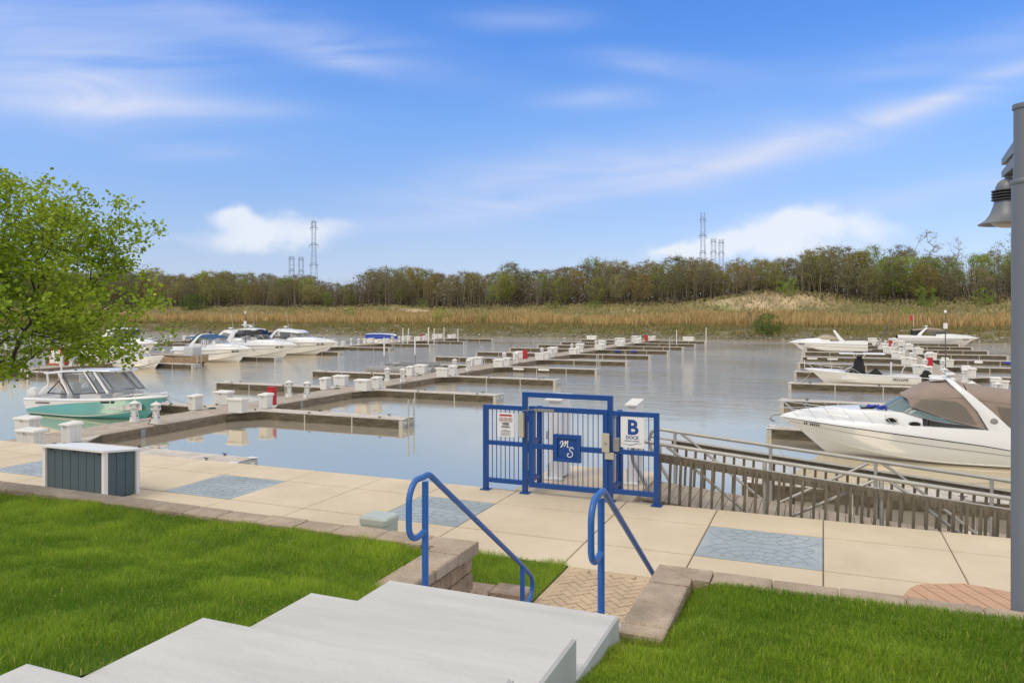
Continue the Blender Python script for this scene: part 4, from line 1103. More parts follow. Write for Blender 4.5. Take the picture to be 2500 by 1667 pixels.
def porthole(parent, x, y, z, rx, rz, slant=0.):
    for s in (-1, 1):
        f = MB(); g = MB()
        def el(k, a, b): return [(x+a*math.cos(2*PI*i/18), s*(y+k), z+b*math.sin(2*PI*i/18)-slant*math.cos(2*PI*i/18)) for i in range(18)]
        f.loft([el(-.04, rx*1.18, rz*1.3), el(.012, rx*1.18, rz*1.3), el(.014, rx, rz)][::1], True, True)
        g.loft([el(.0, rx, rz), el(.018, rx*.98, rz*.98)], True, True)
        fo = f.build('porthole', 'stripe_grey', parent, 50); g.build('porthole_glass', 'glass_dark', fo, 50)
def anchor(parent, x, z):
    MB().bbox(x-.35, x+.22, -.05, .05, z-.02, z+.04, .01).tube([(x+.0, 0, z+.05), (x+.32, 0, z-.02), (x+.42, 0, z-.20)], .03, 6).loft([[(x+.42, -.14, z-.24), (x+.30, 0, z-.30), (x+.42, .14, z-.24), (x+.46, 0, z-.12)], [(x+.2, -.05, z-.30), (x+.18, 0, z-.32), (x+.2, .05, z-.30), (x+.22, 0, z-.26)]]).build('anchor', 'galv_dark', parent, 40)
def outboard(parent, x, y, z, m, sc=1., tilt=0.):
    o = MB(); f = lambda px, pz: (x+px*sc*math.cos(tilt)-pz*sc*math.sin(tilt), z+px*sc*math.sin(tilt)+pz*sc*math.cos(tilt))
    prof = [(-.62, .12, .12), (-.66, .40, .20), (-.58, .66, .21), (-.30, .80, .22), (-.02, .78, .20), (.10, .55, .18), (.06, .20, .14)]
    secs = []
    for u in (-1, -.75, 0, .75, 1):
        secs.append([(*((lambda q: (q[0], y+u*w*sc, q[1]))(f(px*(1-.12*abs(u)**2)+(-.03), .45+(pz-.45)*(1-.18*abs(u)**2)))),) for px, pz, w in prof])
    o.loft(secs, True, True); e = o.build('outboard_motor', m, parent, 50)
    a, b = f(-.42, .15), f(-.5, -.75)
    l = MB(); l.loft([[(xx-.12*sc, y-.05, zz), (xx+.14*sc, y-.07, zz), (xx+.14*sc, y+.07, zz), (xx-.12*sc, y+.05, zz)] for xx, zz in (a, b)], True, True)
    p, q = f(.12, .2), f(-.3, .1); l.bar((p[0], y, p[1]), (q[0], y, q[1]), .16, .22); l.build('motor_leg', m, e, 50)
def swim_platform(parent, H, z, d=.7):
    w = H['hb'][0]*.92; MB().prism([(-d, -w*.8), (-d*.8, -w), (.02, -w), (.02, w), (-d*.8, w), (-d, w*.8)][::-1], z-.06, z).build('swim_platform', 'gel_white', parent)
def antenna(parent, x, y, z, h, lx=0.): MB().tube([(x, y, z), (x+lx, y, z+h)], [.022, .01], 5).build('antenna', 'gel_white', parent)
def zdeck(H, dz, cab, crown=.05): return lambda x: float(np.interp(x, H['xr'], H['zr']+np.array([(dz(t) if callable(dz) else dz)+max(cab(t), 0) for t in H['T']])))
def mooring(label, p, q, sag=.15):
    p, q = Vector(p), Vector(q); pts = [p.lerp(q, k/10)-Vector((0, 0, sag*4*(k/10)*(1-k/10))) for k in range(11)]
    tag(MB().tube(pts, .014, 5).build('mooring_line', 'rope', None, 80), label, 'rope', 'mooring lines')

# --- large express cruiser on the right, bow towards the middle of the picture
def big_cruiser():
    L, B = 10.4, 3.3; t = thing('cabin_cruiser', 'large white express cruiser with taupe canvas top moored beside the gangway', 'boat', (-1.76+L, 34.6, 0), PI)
    H = boat_shape(L, B, 1.36, .62, pw=2.7, full=.42, chine=.86, entry=.55)
    H['zr'] = np.interp(H['T'], [0, .12, .3, .5, .7, .85, 1], [.50, .60, .86, 1.06, 1.22, 1.31, 1.37])
    hull_mesh(H).build('hull', 'gel_cream', t, 40)
    band(H, .955, 1.0, .012).build('rub_rail', 'stripe_dark', t)
    band(H, lambda u: .60+.1*u, lambda u: .63+.1*u, .016).build('hull_line', 'stripe_grey', t)
    band(H, .0, .06, .006).build('spray_rail', 'gel_white', t)
    dz = lambda u: float(np.interp(u, [0, .2, .35, .6, .85, 1], [.62, .66, .52, .30, .16, .06]))
    cab = lambda u: float(np.interp(u, [.45, .56, .66, .8, .92, .985, 1], [.42, .48, .48, .38, .20, .03, 0]))
    deck_mesh(H, .47, dz, cab, .06, .12, .28).build('deck', 'gel_white', t, 40)
    cockpit_mesh(H, .50, dz, .55, .30).build('cockpit', 'gel_white', t, 40)
    zb = zdeck(H, dz, cab)
    base, top = windshield(t, 6.55, 3.1, 1.28, lambda x: zb(x)-.02 if x > 5.6 else float(np.interp(x, [3.3, 4.6, 5.6], [1.52, 1.62, zb(5.6)-.02])), .62, .95, 'glass_aqua', 'stripe_grey', 14, 2.2, mull=(4, 8), fr=.022)
    # canvas: front panel from the windshield top up to the bow, roof to the arch and on aft
    canvas(t, [(5.75, .55, 2.50, 2.55), (5.55, .92, 2.42, 2.62), (5.0, 1.12, 2.45, 2.98), (4.75, 1.16, 2.50, 3.06), (4.2, 1.2, 2.55, 3.10), (3.6, 1.24, 2.58, 3.06)], 'canvas_taupe', 'canopy')
    canvas(t, [(3.55, 1.24, 2.56, 3.02), (2.6, 1.3, 2.45, 2.92), (1.5, 1.34, 2.35, 2.78), (.35, 1.36, 2.25, 2.62)], 'canvas_taupe', 'canopy')
    curtain(t, [(5.58, .95, 2.44), (4.8, 1.14, 2.50), (4.1, 1.2, 2.55), (3.5, 1.24, 2.56)], [(5.45, 1.12, 2.13), (4.8, 1.22, 1.93), (4.1, 1.30, 1.70), (2.95, 1.37, 1.42)], 'canvas_taupe')
    for s in (-1, 1):
        w = MB(); w.loft([[(5.15, s*1.125, 2.42), (4.5, s*1.20, 2.46), (3.9, s*1.24, 2.42), (3.6, s*1.27, 2.2)], [(5.42, s*1.15, 2.14), (4.6, s*1.27, 1.92), (4.0, s*1.32, 1.72), (3.25, s*1.375, 1.58)]], False, False); w.build('curtain_window', 'glass_vinyl', t)
    curtain(t, [(3.15, 1.28, 2.5), (2.4, 1.31, 2.42), (1.5, 1.34, 2.34), (.4, 1.36, 2.24)], [(2.75, 1.40, 1.45), (2.3, 1.4, 1.38), (1.5, 1.4, 1.30), (.3, 1.38, 1.22)], 'canvas_taupe')
    for s in (-1, 1):
        for a, b in ((2.55, 1.78), (1.66, .95), (.85, .42)):
            w = MB(); w.loft([[(a+.08, s*1.345, 2.36-.09*(3-a)), (b, s*1.365, 2.34-.09*(3-b))], [(a-.18, s*1.408, 1.62), (b, s*1.41, 1.60)]], False, False); w.build('curtain_window', 'glass_vinyl', t)
    arch(t, [(2.25, 1.46, 1.15), (2.55, 1.44, 1.5), (3.0, 1.38, 2.1), (3.55, 1.28, 2.68), (3.95, 1.0, 3.05), (4.05, .5, 3.19), (4.08, 0, 3.22)], [.98, .76, .50, .33, .25, .24, .24], .10)
    em = MB().lathe([(.02, 0), (.12, .0), (.13, .03), (.02, .05)], 14).build('arch_emblem', 'stripe_grey', t); em.location = (2.72, 1.44, 1.75); em.rotation_euler = (-PI/2, 0, 0)
    rd = MB().bbox(3.82, 4.16, -.34, .34, 3.34, 3.44, .03).lathe([(.07, 3.22), (.06, 3.34)], 10, (4.0, 0, 0)).build('radar', 'gel_white', t, 40)
    for side in (1, -1):
        text_mesh('Raymarine', .10, 'stripe_grey', rd, 'lettering', (3.815 if side < 0 else 4.165, 0, 3.36), (PI/2, 0, PI/2*side))
    MB().lathe([(.02, 3.24), (.28, 3.26), (.30, 3.31), (.24, 3.38), (.02, 3.41)], 18, (4.45, .2, -.12)).build('satellite_dome', 'gel_white', t, 50)
    antenna(t, 4.3, .55, 3.2, .05, 1.0); antenna(t, 3.7, -.6, 3.15, .1, -1.3)
    porthole(t, 6.15, 1.30, 1.60, .19, .075, .0); porthole(t, 5.35, 1.44, 1.51, .19, .075, .0)
    for s in (-1, 1):
        MB().bbox(1.35, 2.0, s*1.56-.02, s*1.56+.02, 1.0, 1.16, .02).build('vent', 'stripe_dark', t)
    bow_rail(t, H, .52, .995, .12, .56, 6, double=True)
    anchor(t, L-.05, 1.42); swim_platform(t, H, .35)
    reg = MB()
    for s in (-1, 1):
        for k in range(8):
            if k == 2: continue
            u = .90-.0075*k; y = interp(H, 'hb', u); reg.box(interp(H, 'xr', u)-.02, interp(H, 'xr', u)+.03, s*(y-.03)-.03, s*(y-.03)+.03, interp(H, 'zr', u)-.16, interp(H, 'zr', u)-.09)
    reg.build('registration_marks', 'stripe_dark', t)
    MB().bbox(6.75, 7.25, .05, .75, zb(7)+.03, zb(7)+.08, .02).build('hatch', 'glass_dark', t)
    tw = MB()
    for k in range(7): x = 6.35+random.uniform(0, .7); y = random.uniform(.2, .9); tw.tube([(x, y, zb(6.8)+.05), (x+random.uniform(-.2, .2), y+random.uniform(-.2, .2), zb(6.8)+.12), (x+random.uniform(-.3, .3), y+.1, zb(6.8)+.05)], .05, 6)
    tag(tw.build('towel', 'tarp_blue', None, 80), 'crumpled blue cloth lying on the foredeck below the cruiser windscreen', 'cloth')
    o = S.objects[tw and 'towel']; o.location = t.location; o.rotation_euler = t.rotation_euler
    st = MB().bbox(4.3, 4.7, -.7, -.1, .6, 1.75, .08).bbox(4.75, 5.2, -.95, .1, .6, 1.7, .1); st.build('helm_seat', 'upholstery', t, 40)
    return t
big_cruiser()
# --- centre console fishing boat
def console_boat():
    L, B = 8.6, 2.6; t = thing('fishing_boat', 'white centre console fishing boat with black console cover and flat hardtop', 'boat', (-1.45+L, 68.6, 0), PI)
    H = boat_shape(L, B, 1.02, .62, full=.45, pw=2.9)
    hull_mesh(H).build('hull', 'gel_white', t, 40); band(H, .94, 1.0, .012).build('rub_rail', 'gel_grey', t)
    deck_mesh(H, .62, .06, lambda u: float(np.interp(u, [.6, .7, .9, 1], [.0, .10, .05, 0])), .04, .08, .2).build('deck', 'gel_white', t, 40)
    cockpit_mesh(H, .66, .06, .30, .2).build('cockpit', 'gel_white', t, 40)
    MB().loft([[(x, -w, z), (x, w, z)] for x, w, z in ((5.6, .62, .7), (5.5, .62, 1.0), (4.6, .55, 1.55))], False, False).build('windscreen_slope', 'gel_white', t)
    MB().loft([[(4.0-i, -w, z), (5.25-d, -w, z), (5.25-d, w, z), (4.0-i, w, z)] for z, w, i, d in ((.45, .66, .0, .0), (.8, .64, .05, .12), (1.35, .56, -.05, .38), (2.0, .44, -.15, .55), (2.15, .38, -.2, .62))], True, True).build('console_cover', 'canvas_black', t, 40)
    MB().loft([[(x0, -w, z), (x1, -w, z), (x1, w, z), (x0, w, z)] for z, w, x0, x1 in ((.40, .6, 2.6, 3.75), (.75, .58, 2.7, 3.65), (1.20, .2, 3.12, 3.22))], True, True).build('seat_cover', 'canvas_black', t, 40)
    MB().bbox(2.55, 5.95, -1.0, 1.0, 2.36, 2.46, .04).build('hardtop', 'gel_white', t, 40)
    p = MB()
    for s in (-1, 1): p.tube([(4.6, s*.4, 2.0), (4.9, s*.6, 2.36)], .03, 6).tube([(4.2, s*.4, 2.0), (4.0, s*.6, 2.36)], .03, 6)
    p.build('hardtop_legs', 'chrome', t)
    q = MB().bbox(4.15, 4.85, -.02, .02, 2.47, 2.56, .005).build('top_plate', 'stripe_dark', t)
    q.location = (0, .6, 0)
    for s in (-1, 1): MB().tube([(2.1, s*.5, .6), (2.05, s*.5, 1.75)], .035, 6).build('rod_post', 'gel_white', t); 
    MB().tube([(1.4, .5, .6), (1.25, .5, 1.2), (1.05, .5, 1.55)], .035, 6).build('rod_post', 'gel_white', t)
    bow_rail(t, H, .50, .985, .04, .42, 5)
    MB().tube([(8.6, 0, 1.1), (8.62, 0, 1.75)], .025, 6).build('bow_staff', 'gel_white', t)
    outboard(t, -.05, .3, .55, 'engine_black', .95, .35)
    for s in (1, -1): text_mesh('PRO-LINE', .26, 'stripe_dark', t, 'lettering', (1.5, s*1.235, .33), (PI/2, 0, 0 if s < 0 else PI), shear=.3, bold=.006)
    return t
console_boat()
# --- turquoise dual console with hard top and twin outboards
def teal_boat():
    L, B = 9.6, 2.9; t = thing('motorboat', 'turquoise and white motorboat with glass hardtop cabin and white twin outboards', 'boat', (-42.2, 30.7, 0), 0)
    H = boat_shape(L, B, 1.28, .86, full=.42, pw=2.9, entry=.5)
    hull_mesh(H).build('hull', 'gel_teal', t, 40)
    band(H, lambda u: float(np.interp(u, [0, .15, .4, .7, 1], [.28, .58, .83, .94, .97])), 1.0, .010).build('hull_top', 'gel_white', t)
    band(H, .95, 1.0, .016).build('rub_rail', 'gel_grey', t)
    band(H, -.02, .05, .008).build('boot_stripe', 'gel_grey', t)
    dz = .10
    cockpit_mesh(H, .86, dz, .55, .26).build('cockpit', 'gel_white', t, 40)
    deck_mesh(H, .83, dz, lambda u: 0, .0, .06, .10).build('deck', 'gel_white', t, 40)
    # lounge seats in the bow
    MB().bbox(6.7, 7.4, .35, .9, .55, 1.0, .06).bbox(6.55, 6.75, .3, .95, .9, 1.45, .06).bbox(6.7, 7.4, -.9, -.35, .55, 1.0, .06).bbox(6.55, 6.75, -.95, -.3, .9, 1.45, .06).build('bow_seats', 'upholstery', t, 40)
    # cabin sides: console blocks and windows with black frames
    MB().bbox(4.3, 5.9, -1.15, -.35, .6, 1.42, .06).bbox(4.3, 5.9, .35, 1.15, .6, 1.42, .06).bbox(2.0, 2.5, -.9, .9, .6, 1.45, .06).bbox(3.0, 3.5, -.95, -.4, .6, 1.9, .08).bbox(3.0, 3.5, .4, .95, .6, 1.9, .08).build('consoles', 'gel_white', t, 40)
    rf = MB(); secs = []
    for x, w, z in ((1.35, 1.0, 2.40), (1.5, 1.18, 2.42), (3.5, 1.24, 2.58), (5.6, 1.18, 2.66), (6.35, .95, 2.66), (6.5, .6, 2.65)):
        secs.append([(x, -w, z-.05), (x, -w*.97, z), (x, 0, z+.07), (x, w*.97, z), (x, w, z-.05), (x, w*.9, z-.10), (x, -w*.9, z-.10)])
    rf.loft(secs, True, True).build('hardtop', 'gel_white', t, 40)
    for s in (-1, 1):
        yb, yt = s*1.24, s*1.12; zbs = 1.24
        P = lambda x, z: (x, s*(1.30-.16*(z-1.2)/1.3), z)
        pts = [[(1.95, 1.30), (2.75, 1.98), (3.55, 1.30)], [(2.95, 2.44), (4.55, 2.54), (5.75, 1.46), (4.0, 1.32)], [(4.75, 2.55), (5.25, 2.56), (6.45, 1.50), (5.95, 1.47)]]
        for w in pts:
            g = MB(); g.add([P(*q) for q in w], [tuple(range(len(w)))]); g.build('side_window', 'glass_clear', t)
            f = MB()
            for a, b in zip(w, w[1:]+w[:1]): f.tube([P(*a), P(*b)], .035, 6)
            f.build('window_frame', 'stripe_dark', t)
        for a, b in (((3.65, 1.30), (2.65, 2.45)), ((5.85, 1.48), (4.65, 2.55)), ((6.6, 1.48), (5.4, 2.56)), ((1.3, 1.25), (1.95, 1.75)), ((1.95, 1.75), (1.75, 2.35))):
            MB().bar(P(*a), P(*b), .07, .12).build('hardtop_pillar', 'gel_white', t)
    ws = MB(); ws.loft([[(6.62, -1.2, 1.5), (6.95, 0, 1.5), (6.62, 1.2, 1.5)], [(5.45, -1.1, 2.54), (5.75, 0, 2.58), (5.45, 1.1, 2.54)]], False, False); ws.build('windshield', 'glass_clear', t)
    bow_rail(t, H, .72, .985, .10, .14, 4)
    outboard(t, -.05, .42, .62, 'gel_white', 1.1); outboard(t, -.05, -.42, .62, 'gel_white', 1.1)
    for s in (-1, 1):
        m = MB()
        for k in range(8):
            if k == 2: continue
            u = .72-.011*k; m.box(interp(H, 'xr', u)-.03, interp(H, 'xr', u)+.04, s*(interp(H, 'hb', u)-.04)-.035, s*(interp(H, 'hb', u)-.04)+.035, .93, 1.02)
        m.build('registration_marks', 'stripe_dark', t)
        m = MB(); 
        for k in range(9): m.bar((1.1+k*.13, s*1.378, .70+.005*k), (1.19+k*.13, s*1.38, .76+.005*k), .02, .06)
        m.build('hull_script', 'stripe_dark', t)
    anchor(t, L-.25, 1.1)
    return t
teal_boat()
mooring('white bow line from the turquoise motorboat to the middle pier', (-32.6, 30.7, 1.25), (-31.7, 32.6, .5), .05)
# --- express cruisers, one builder with options
def cruiser(name, label, x, y, rz, L, B, bow, stern, canvas_m=None, arch_h=2.9, glass='glass_tint', hard=False, stripe='stripe_grey', cover=None, radar=True, rail=True, port=2, back_top=True, bimini=None, eye=True):
    t = thing(name, label, 'boat', (x, y, 0), rz)
    H = boat_shape(L, B, bow, stern, full=.42, pw=2.6, n=26)
    hull_mesh(H).build('hull', 'gel_white', t, 40)
    band(H, .95, 1.0, .012).build('rub_rail', 'stripe_grey', t)
    band(H, lambda u: .50+.12*u, lambda u: .56+.12*u, .014).build('hull_stripe', stripe, t)
    band(H, -.04, .0, .01).build('boot_stripe', 'stripe_dark', t)
    dz = lambda u: float(np.interp(u, [0, .4, .8, 1], [.50, .42, .22, .06]))
    cab = lambda u: float(np.interp(u, [.44, .55, .68, .85, .97, 1], [.34, .42, .40, .26, .04, 0]))
    deck_mesh(H, .45, dz, cab, .05, .10, .22).build('deck', 'gel_white', t, 40)
    cockpit_mesh(H, .48, dz, .5, .26).build('cockpit', 'gel_white', t, 40)
    zb = zdeck(H, dz, cab); xf = L*.66
    hw = B/2*.80; zt = arch_h
    if not cover:
        h_ = .62
        windshield(t, xf, L*.27, hw, lambda xx: zb(max(xx, L*.47))-.02, h_, .75, glass, 'chrome', 10, 2.3, mull=(3, 6))
    else:
        canvas(t, [(xf+.1, hw*.5, zb(xf)-.05, zb(xf)), (xf-.9, hw*.95, zb(xf-.9)-.1, zb(xf-.9)+.42), (xf-1.7, hw, zb(xf-1.7)-.1, zb(xf-1.7)+.5), (xf-2.6, hw*1.02, zb(xf-2.6)-.1, zb(xf-2.6)+.3), (xf-3.3, hw, zb(xf-2.6)-.12, zb(xf-2.6)-.02)], cover, 'windscreen_cover')
    ax = L*.28
    if not hard:
        arch(t, [(ax-.25, B/2-.16, zb(L*.47)*.0+interp(H, 'zr', .25)+.35), (ax+.1, B/2-.2, interp(H, 'zr', .25)+.9), (ax+.75, B/2-.38, zt-.25), (ax+1.0, B/2-.62, zt-.03), (ax+1.05, 0, zt+.03)] if not cover else
             [(ax+.3, B/2-.16, interp(H, 'zr', .25)+.35), (ax+.75, B/2-.2, interp(H, 'zr', .25)+.9), (ax+1.35, B/2-.35, zt-.15), (ax+1.45, B/2-.55, zt), (ax+1.45, 0, zt+.03)], [.75, .55, .36, .34, .34], .10)
    if canvas_m and not hard:
        x0 = ax+1.0
        canvas(t, [(xf-1.0, hw*.8, zb(xf)+.52, zb(xf)+.62), (xf-1.6, hw*.95, zb(xf)+.62, zt-.12), (x0+.3, hw, zt-.35, zt), (x0, hw, zt-.35, zt+.02)], canvas_m)
        curtain(t, [(xf-.95, hw*.85, zb(xf)+.58), (xf-1.6, hw*.96, zb(xf)+.66), (x0, hw*1.01, zt-.33)], [(xf-1.0, hw*.9, zb(xf)+.50), (xf-1.7, hw*1.02, zb(xf)+.25), (x0-.2, hw*1.06, zb(L*.47)+.08)], 'glass_clear' if canvas_m != 'canvas_taupe' else 'glass_vinyl')
    if bimini:
        x0 = ax+.75
        canvas(t, [(x0, hw*.98, zt-.35, zt-.12), (x0-.9, hw, zt-.42, zt-.18), (x0-1.9, hw*.98, zt-.5, zt-.3)], bimini)
        fr = MB()
        for s in (-1, 1): fr.tube([(x0-1.9, s*hw*.98, zt-.5), (x0-1.8, s*hw, stern+.5)], .025, 6).tube([(x0-1.1, s*hw, zt-.42), (x0-1.2, s*hw, stern+.5)], .03, 6)
        fr.build('canopy_poles', 'canvas_navy', t)
        if bimini == 'canvas_taupe':
            curtain(t, [(x0, hw, zt-.35), (x0-1.9, hw*.98, zt-.5)], [(x0-.4, hw*1.08, stern+.55), (x0-1.9, hw*1.05, stern+.5)], 'glass_dark')
    if hard:
        secs = []
        for xx, w, z in ((ax-.2, hw*.8, zt-.15), (ax, hw*.95, zt-.05), (ax+1.2, hw, zt+.08), (ax+2.6, hw*.95, zt+.05), (ax+3.1, hw*.8, zt-.04)):
            secs.append([(xx, -w, z-.06), (xx, -w*.95, z), (xx, 0, z+.10), (xx, w*.95, z), (xx, w, z-.06), (xx, w*.9, z-.12), (xx, -w*.9, z-.12)])
        MB().loft(secs, True, True).build('hardtop', 'gel_white', t, 40)
        for s in (-1, 1):
            MB().loft([[(xx-.38*k, s*(hw+.12-.15*v), z), (xx+.38*k, s*(hw+.12-.15*v), z), (xx+.38*k, s*(hw+.02-.15*v), z), (xx-.38*k, s*(hw+.02-.15*v), z)] for xx, z, k, v in ((ax-.75, interp(H, 'zr', .2)+.4, 1.4, 0), (ax-.35, interp(H, 'zr', .2)+1.0, 1.1, .4), (ax+.15, zt-.35, .9, .9), (ax+.6, zt-.06, 1.0, 1))], True, True).build('hardtop_leg', 'gel_white', t, 40)
            w = [(ax+.45, zt-.5), (ax+.95, zt-.18), (ax+3.0, zt-.10), (ax+3.35, zb(xf)+.55), (ax+1.3, zb(L*.47)+.42), (ax+.25, zb(L*.47)+.2)]
            MB().add([(xx, s*(hw*.99), z) for xx, z in w], [tuple(range(len(w)))]).build('side_window', 'glass_dark', t)
        MB().loft([[(ax+3.35, -hw*.9, zb(xf)+.55), (ax+3.55, 0, zb(xf)+.6), (ax+3.35, hw*.9, zb(xf)+.55)], [(ax+3.0, -hw*.85, zt-.06), (ax+3.15, 0, zt), (ax+3.0, hw*.85, zt-.06)]], False, False).build('front_window', 'glass_dark', t)
    if radar:
        rx = (ax+1.05) if not hard else ax+1.6; rz_ = zt+(.06 if not hard else .14)
        MB().lathe([(.05, 0), (.05, .12), (.26, .14), (.29, .22), (.22, .30), (.02, .32)], 14, (rx, 0, rz_)).build('radar', 'gel_white', t, 50)
        if hard: MB().bbox(rx-.75, rx-.45, -.5, .5, rz_+.1, rz_+.4, .05).bbox(rx-.95, rx-.25, -.7, .7, rz_+.38, rz_+.46, .03).build('radar_bar', 'gel_white', t, 40)
        antenna(t, rx-.3, hw*.7, zt-.2, 2.6, -.5)
    if rail: bow_rail(t, H, .5, .99, .10, .40, 6)
    for k in range(port): porthole(t, L*(.60-.075*k), float(np.interp(L*(.60-.075*k), H['xr'], H['hb']))-.115, interp(H, 'zr', .6)+.20, .16, .06)
    if eye:
        mk = MB()
        for s in (-1, 1):
            for u in (.86, .82): mk.box(interp(H, 'xr', u)-.2, interp(H, 'xr', u)+.2, s*(interp(H, 'hb', u)-.05)-.04, s*(interp(H, 'hb', u)-.05)+.04, interp(H, 'zr', u)-.30, interp(H, 'zr', u)-.18)
        mk.build('hull_windows', 'glass_dark', t)
    anchor(t, L-.1, bow+.04); swim_platform(t, H, .32)
    return t
cruiser('cabin_cruiser', 'white cruiser with beige windscreen cover and swept arch on the far right', 5.9, 121.0, PI, 10.6, 3.4, 1.25, 1.05, None, 3.0, cover='canvas_tan', radar=False)
cruiser('cabin_cruiser', 'white cruiser with taupe enclosed top moored beside the red cabinet on the far right', 11.8, 146.8, 0, 12.2, 3.7, 1.35, 1.25, 'canvas_taupe', 3.05, bimini='canvas_taupe')
t = thing('flag', 'small red and white flag on a staff above the far right cruiser', 'flag', (14.4, 146.8, 3.1))
MB().tube([(0, 0, 0), (-.12, 0, 2.2)], .03, 6).build('staff', 'gel_white', t); fl = MB().loft([[(-.12-.1*k, .04*math.sin(k*1.3), 2.15-.08*k), (-.08-.1*k, .04*math.sin(k*1.3), 1.45-.08*k)] for k in range(6)], False, False).build('flag_cloth', 'red_paint', t)
cruiser('cabin_cruiser', 'white cruiser with blue canvas top and blue awning at the left pier', -71.4, 69.3, 0, 10.6, 3.2, 1.55, 1.20, 'canvas_blue', 3.15, 'glass_clear', bimini='canvas_blue', radar=False)
cruiser('cabin_cruiser', 'white hardtop cruiser with dark wraparound windows, middle of the three white cruisers', -73.2, 77.4, 0, 12.4, 3.7, 1.65, 1.45, None, 3.55, hard=True, stripe='gel_grey')
cruiser('cabin_cruiser', 'white cruiser with clear enclosure and radar dome, farthest right of the three white cruisers', -72.9, 84.2, 0, 13.4, 3.9, 1.75, 1.55, 'gel_white', 3.45, 'glass_clear', bimini='canvas_taupe')
# jet boat / runabout
def runabout():
    L, B = 7.0, 2.4; t = thing('runabout', 'open white runabout with black side graphics below the overhanging tree', 'boat', (-69.2, 58.0, 0), 0)
    H = boat_shape(L, B, 1.28, .98, full=.45, pw=2.8, entry=.5)
    hull_mesh(H).build('hull', 'gel_white', t, 40); band(H, .96, 1.0, .012).build('rub_rail', 'gel_grey', t)
    band(H, lambda u: float(np.interp(u, [0, .3, .42, .7, 1], [.40, .38, .12, .14, .3])), lambda u: float(np.interp(u, [0, .3, .42, .7, 1], [.45, .43, .19, .19, .32])), .006).build('hull_graphic', 'stripe_dark', t)
    band(H, -.08, -.02, .008).build('boot_stripe', 'stripe_dark', t)
    cockpit_mesh(H, .80, .06, .5, .22).build('cockpit', 'gel_white', t, 40); deck_mesh(H, .77, .06, lambda u: 0, .03, .06, .1).build('deck', 'gel_white', t, 40)
    MB().bbox(3.6, 4.3, -.9, -.25, .5, 1.35, .06).bbox(3.6, 4.3, .25, .9, .5, 1.35, .06).bbox(2.2, 2.6, -.9, .9, .5, 1.30, .08).build('seats', 'gel_white', t, 40)
    MB().tube([(1.2, -1.0, 1.0), (1.5, -1.0, 1.35), (2.2, -1.0, 1.42), (2.6, -.95, 1.05)], .03, 6).tube([(1.2, 1.0, 1.0), (1.5, 1.0, 1.35), (2.2, 1.0, 1.42), (2.6, .95, 1.05)], .03, 6).build('folded_frame', 'stripe_dark', t)
    MB().bbox(1.2, 2.3, -.95, .95, 1.1, 1.32, .08).build('folded_canvas', 'stripe_grey', t, 40)
    windshield(t, 4.7, 1.2, .85, lambda x: 1.05+.0*x, .42, .35, 'glass_clear', 'chrome', 8)
runabout()
cruiser('cabin_cruiser', 'white cruiser with a navy cover stripe half hidden behind the tree leaves', -83.5, 66.5, 0, 9.5, 3.0, 1.4, 1.2, None, 2.9, cover='canvas_navy', stripe='canvas_navy')
cruiser('cabin_cruiser', 'white cruiser with hardtop farthest left behind the tree leaves', -92.5, 75.0, 0, 11.0, 3.4, 1.6, 1.4, None, 3.5, hard=True)
cruiser('cabin_cruiser', 'white cruiser with clear top partly hidden by the lower tree branches', -81.5, 84.0, 0, 10.5, 3.3, 1.5, 1.3, 'gel_white', 3.2)
# green canvas boat behind the hardtop cruiser
t = thing('canvas_boat', 'low boat under a dark green canvas top behind the white hardtop cruiser', 'boat', (-88.0, 88.0, 0))
H = boat_shape(7.5, 2.7, 1.2, 1.0); hull_mesh(H).build('hull', 'gel_white', t, 40); canvas(t, [(7.0, .2, 1.2, 1.25), (5.5, 1.1, 1.3, 2.3), (3.5, 1.25, 1.5, 2.55), (1.0, 1.25, 1.5, 2.5), (0, 1.2, 1.3, 1.6)], 'canvas_green')
t = thing('covered_boat', 'boat under a bright blue shrink cover with white top on the left pier', 'boat', (-78.6, 120.3, 0))
t.scale = (.86, .8, .85)
H = boat_shape(8.2, 2.9, 1.0, .8); hull_mesh(H).build('hull', 'gel_white', t, 40)
canvas(t, [(8.0, .15, .9, 1.0), (6.8, 1.0, .95, 1.75), (4.5, 1.35, .9, 2.0), (2.0, 1.4, .85, 2.0), (.3, 1.3, .8, 1.9), (.0, 1.2, .8, 1.0)], 'tarp_blue', 'cover')
MB().loft([[(x, -w, z), (x, 0, z+.22), (x, w, z)] for x, w, z in ((7.4, .5, 1.55), (6.8, .85, 1.78), (4.5, 1.15, 1.90), (2, 1.2, 1.90), (.2, 1.1, 1.80))], False, False).build('cover_top', 'gel_white', t, 60)
# boat lift / pontoon frame
t = thing('boat_lift', 'floating boat lift of two grey tubes with a frame and tall white guide posts', 'boat lift', (-38.0, 64.6, 0))
for yy in (-.8, 1.7): MB().tube([(-3.7, yy, .18), (-3.5, yy, .2), (3.4, yy, .2), (3.6, yy, .2)], [.22, .34, .34, .3], 14).build('float_tube', 'tube_grey', t, 50)
fr = MB().bar((-1.3, -.5, .72), (4.2, -.5, .80), .16, .12).bar((-1.3, 1.4, .72), (4.2, 1.4, .80), .16, .12).bar((-.6, -.8, .58), (-.6, 1.8, .58), .12).bar((2.8, -.8, .58), (2.8, 1.8, .58), .12)
fr.build('frame', 'galv_dark', t)
for x0, x1, y in ((-1.35, -.95, -.9), (.55, .25, 1.8)):
    MB().tube([(x1+.3, y, .6), (x1, y, .75), (x0-.25, y, 1.35), (x0-.3, y, 1.6)], .06, 7).build('post_bracket', 'galv_dark', t, 60)
    MB().tube([(x0-.3, y, 1.5), (x0-.32, y, 3.3)], .075, 8).build('guide_post', 'gel_white', t, 60)
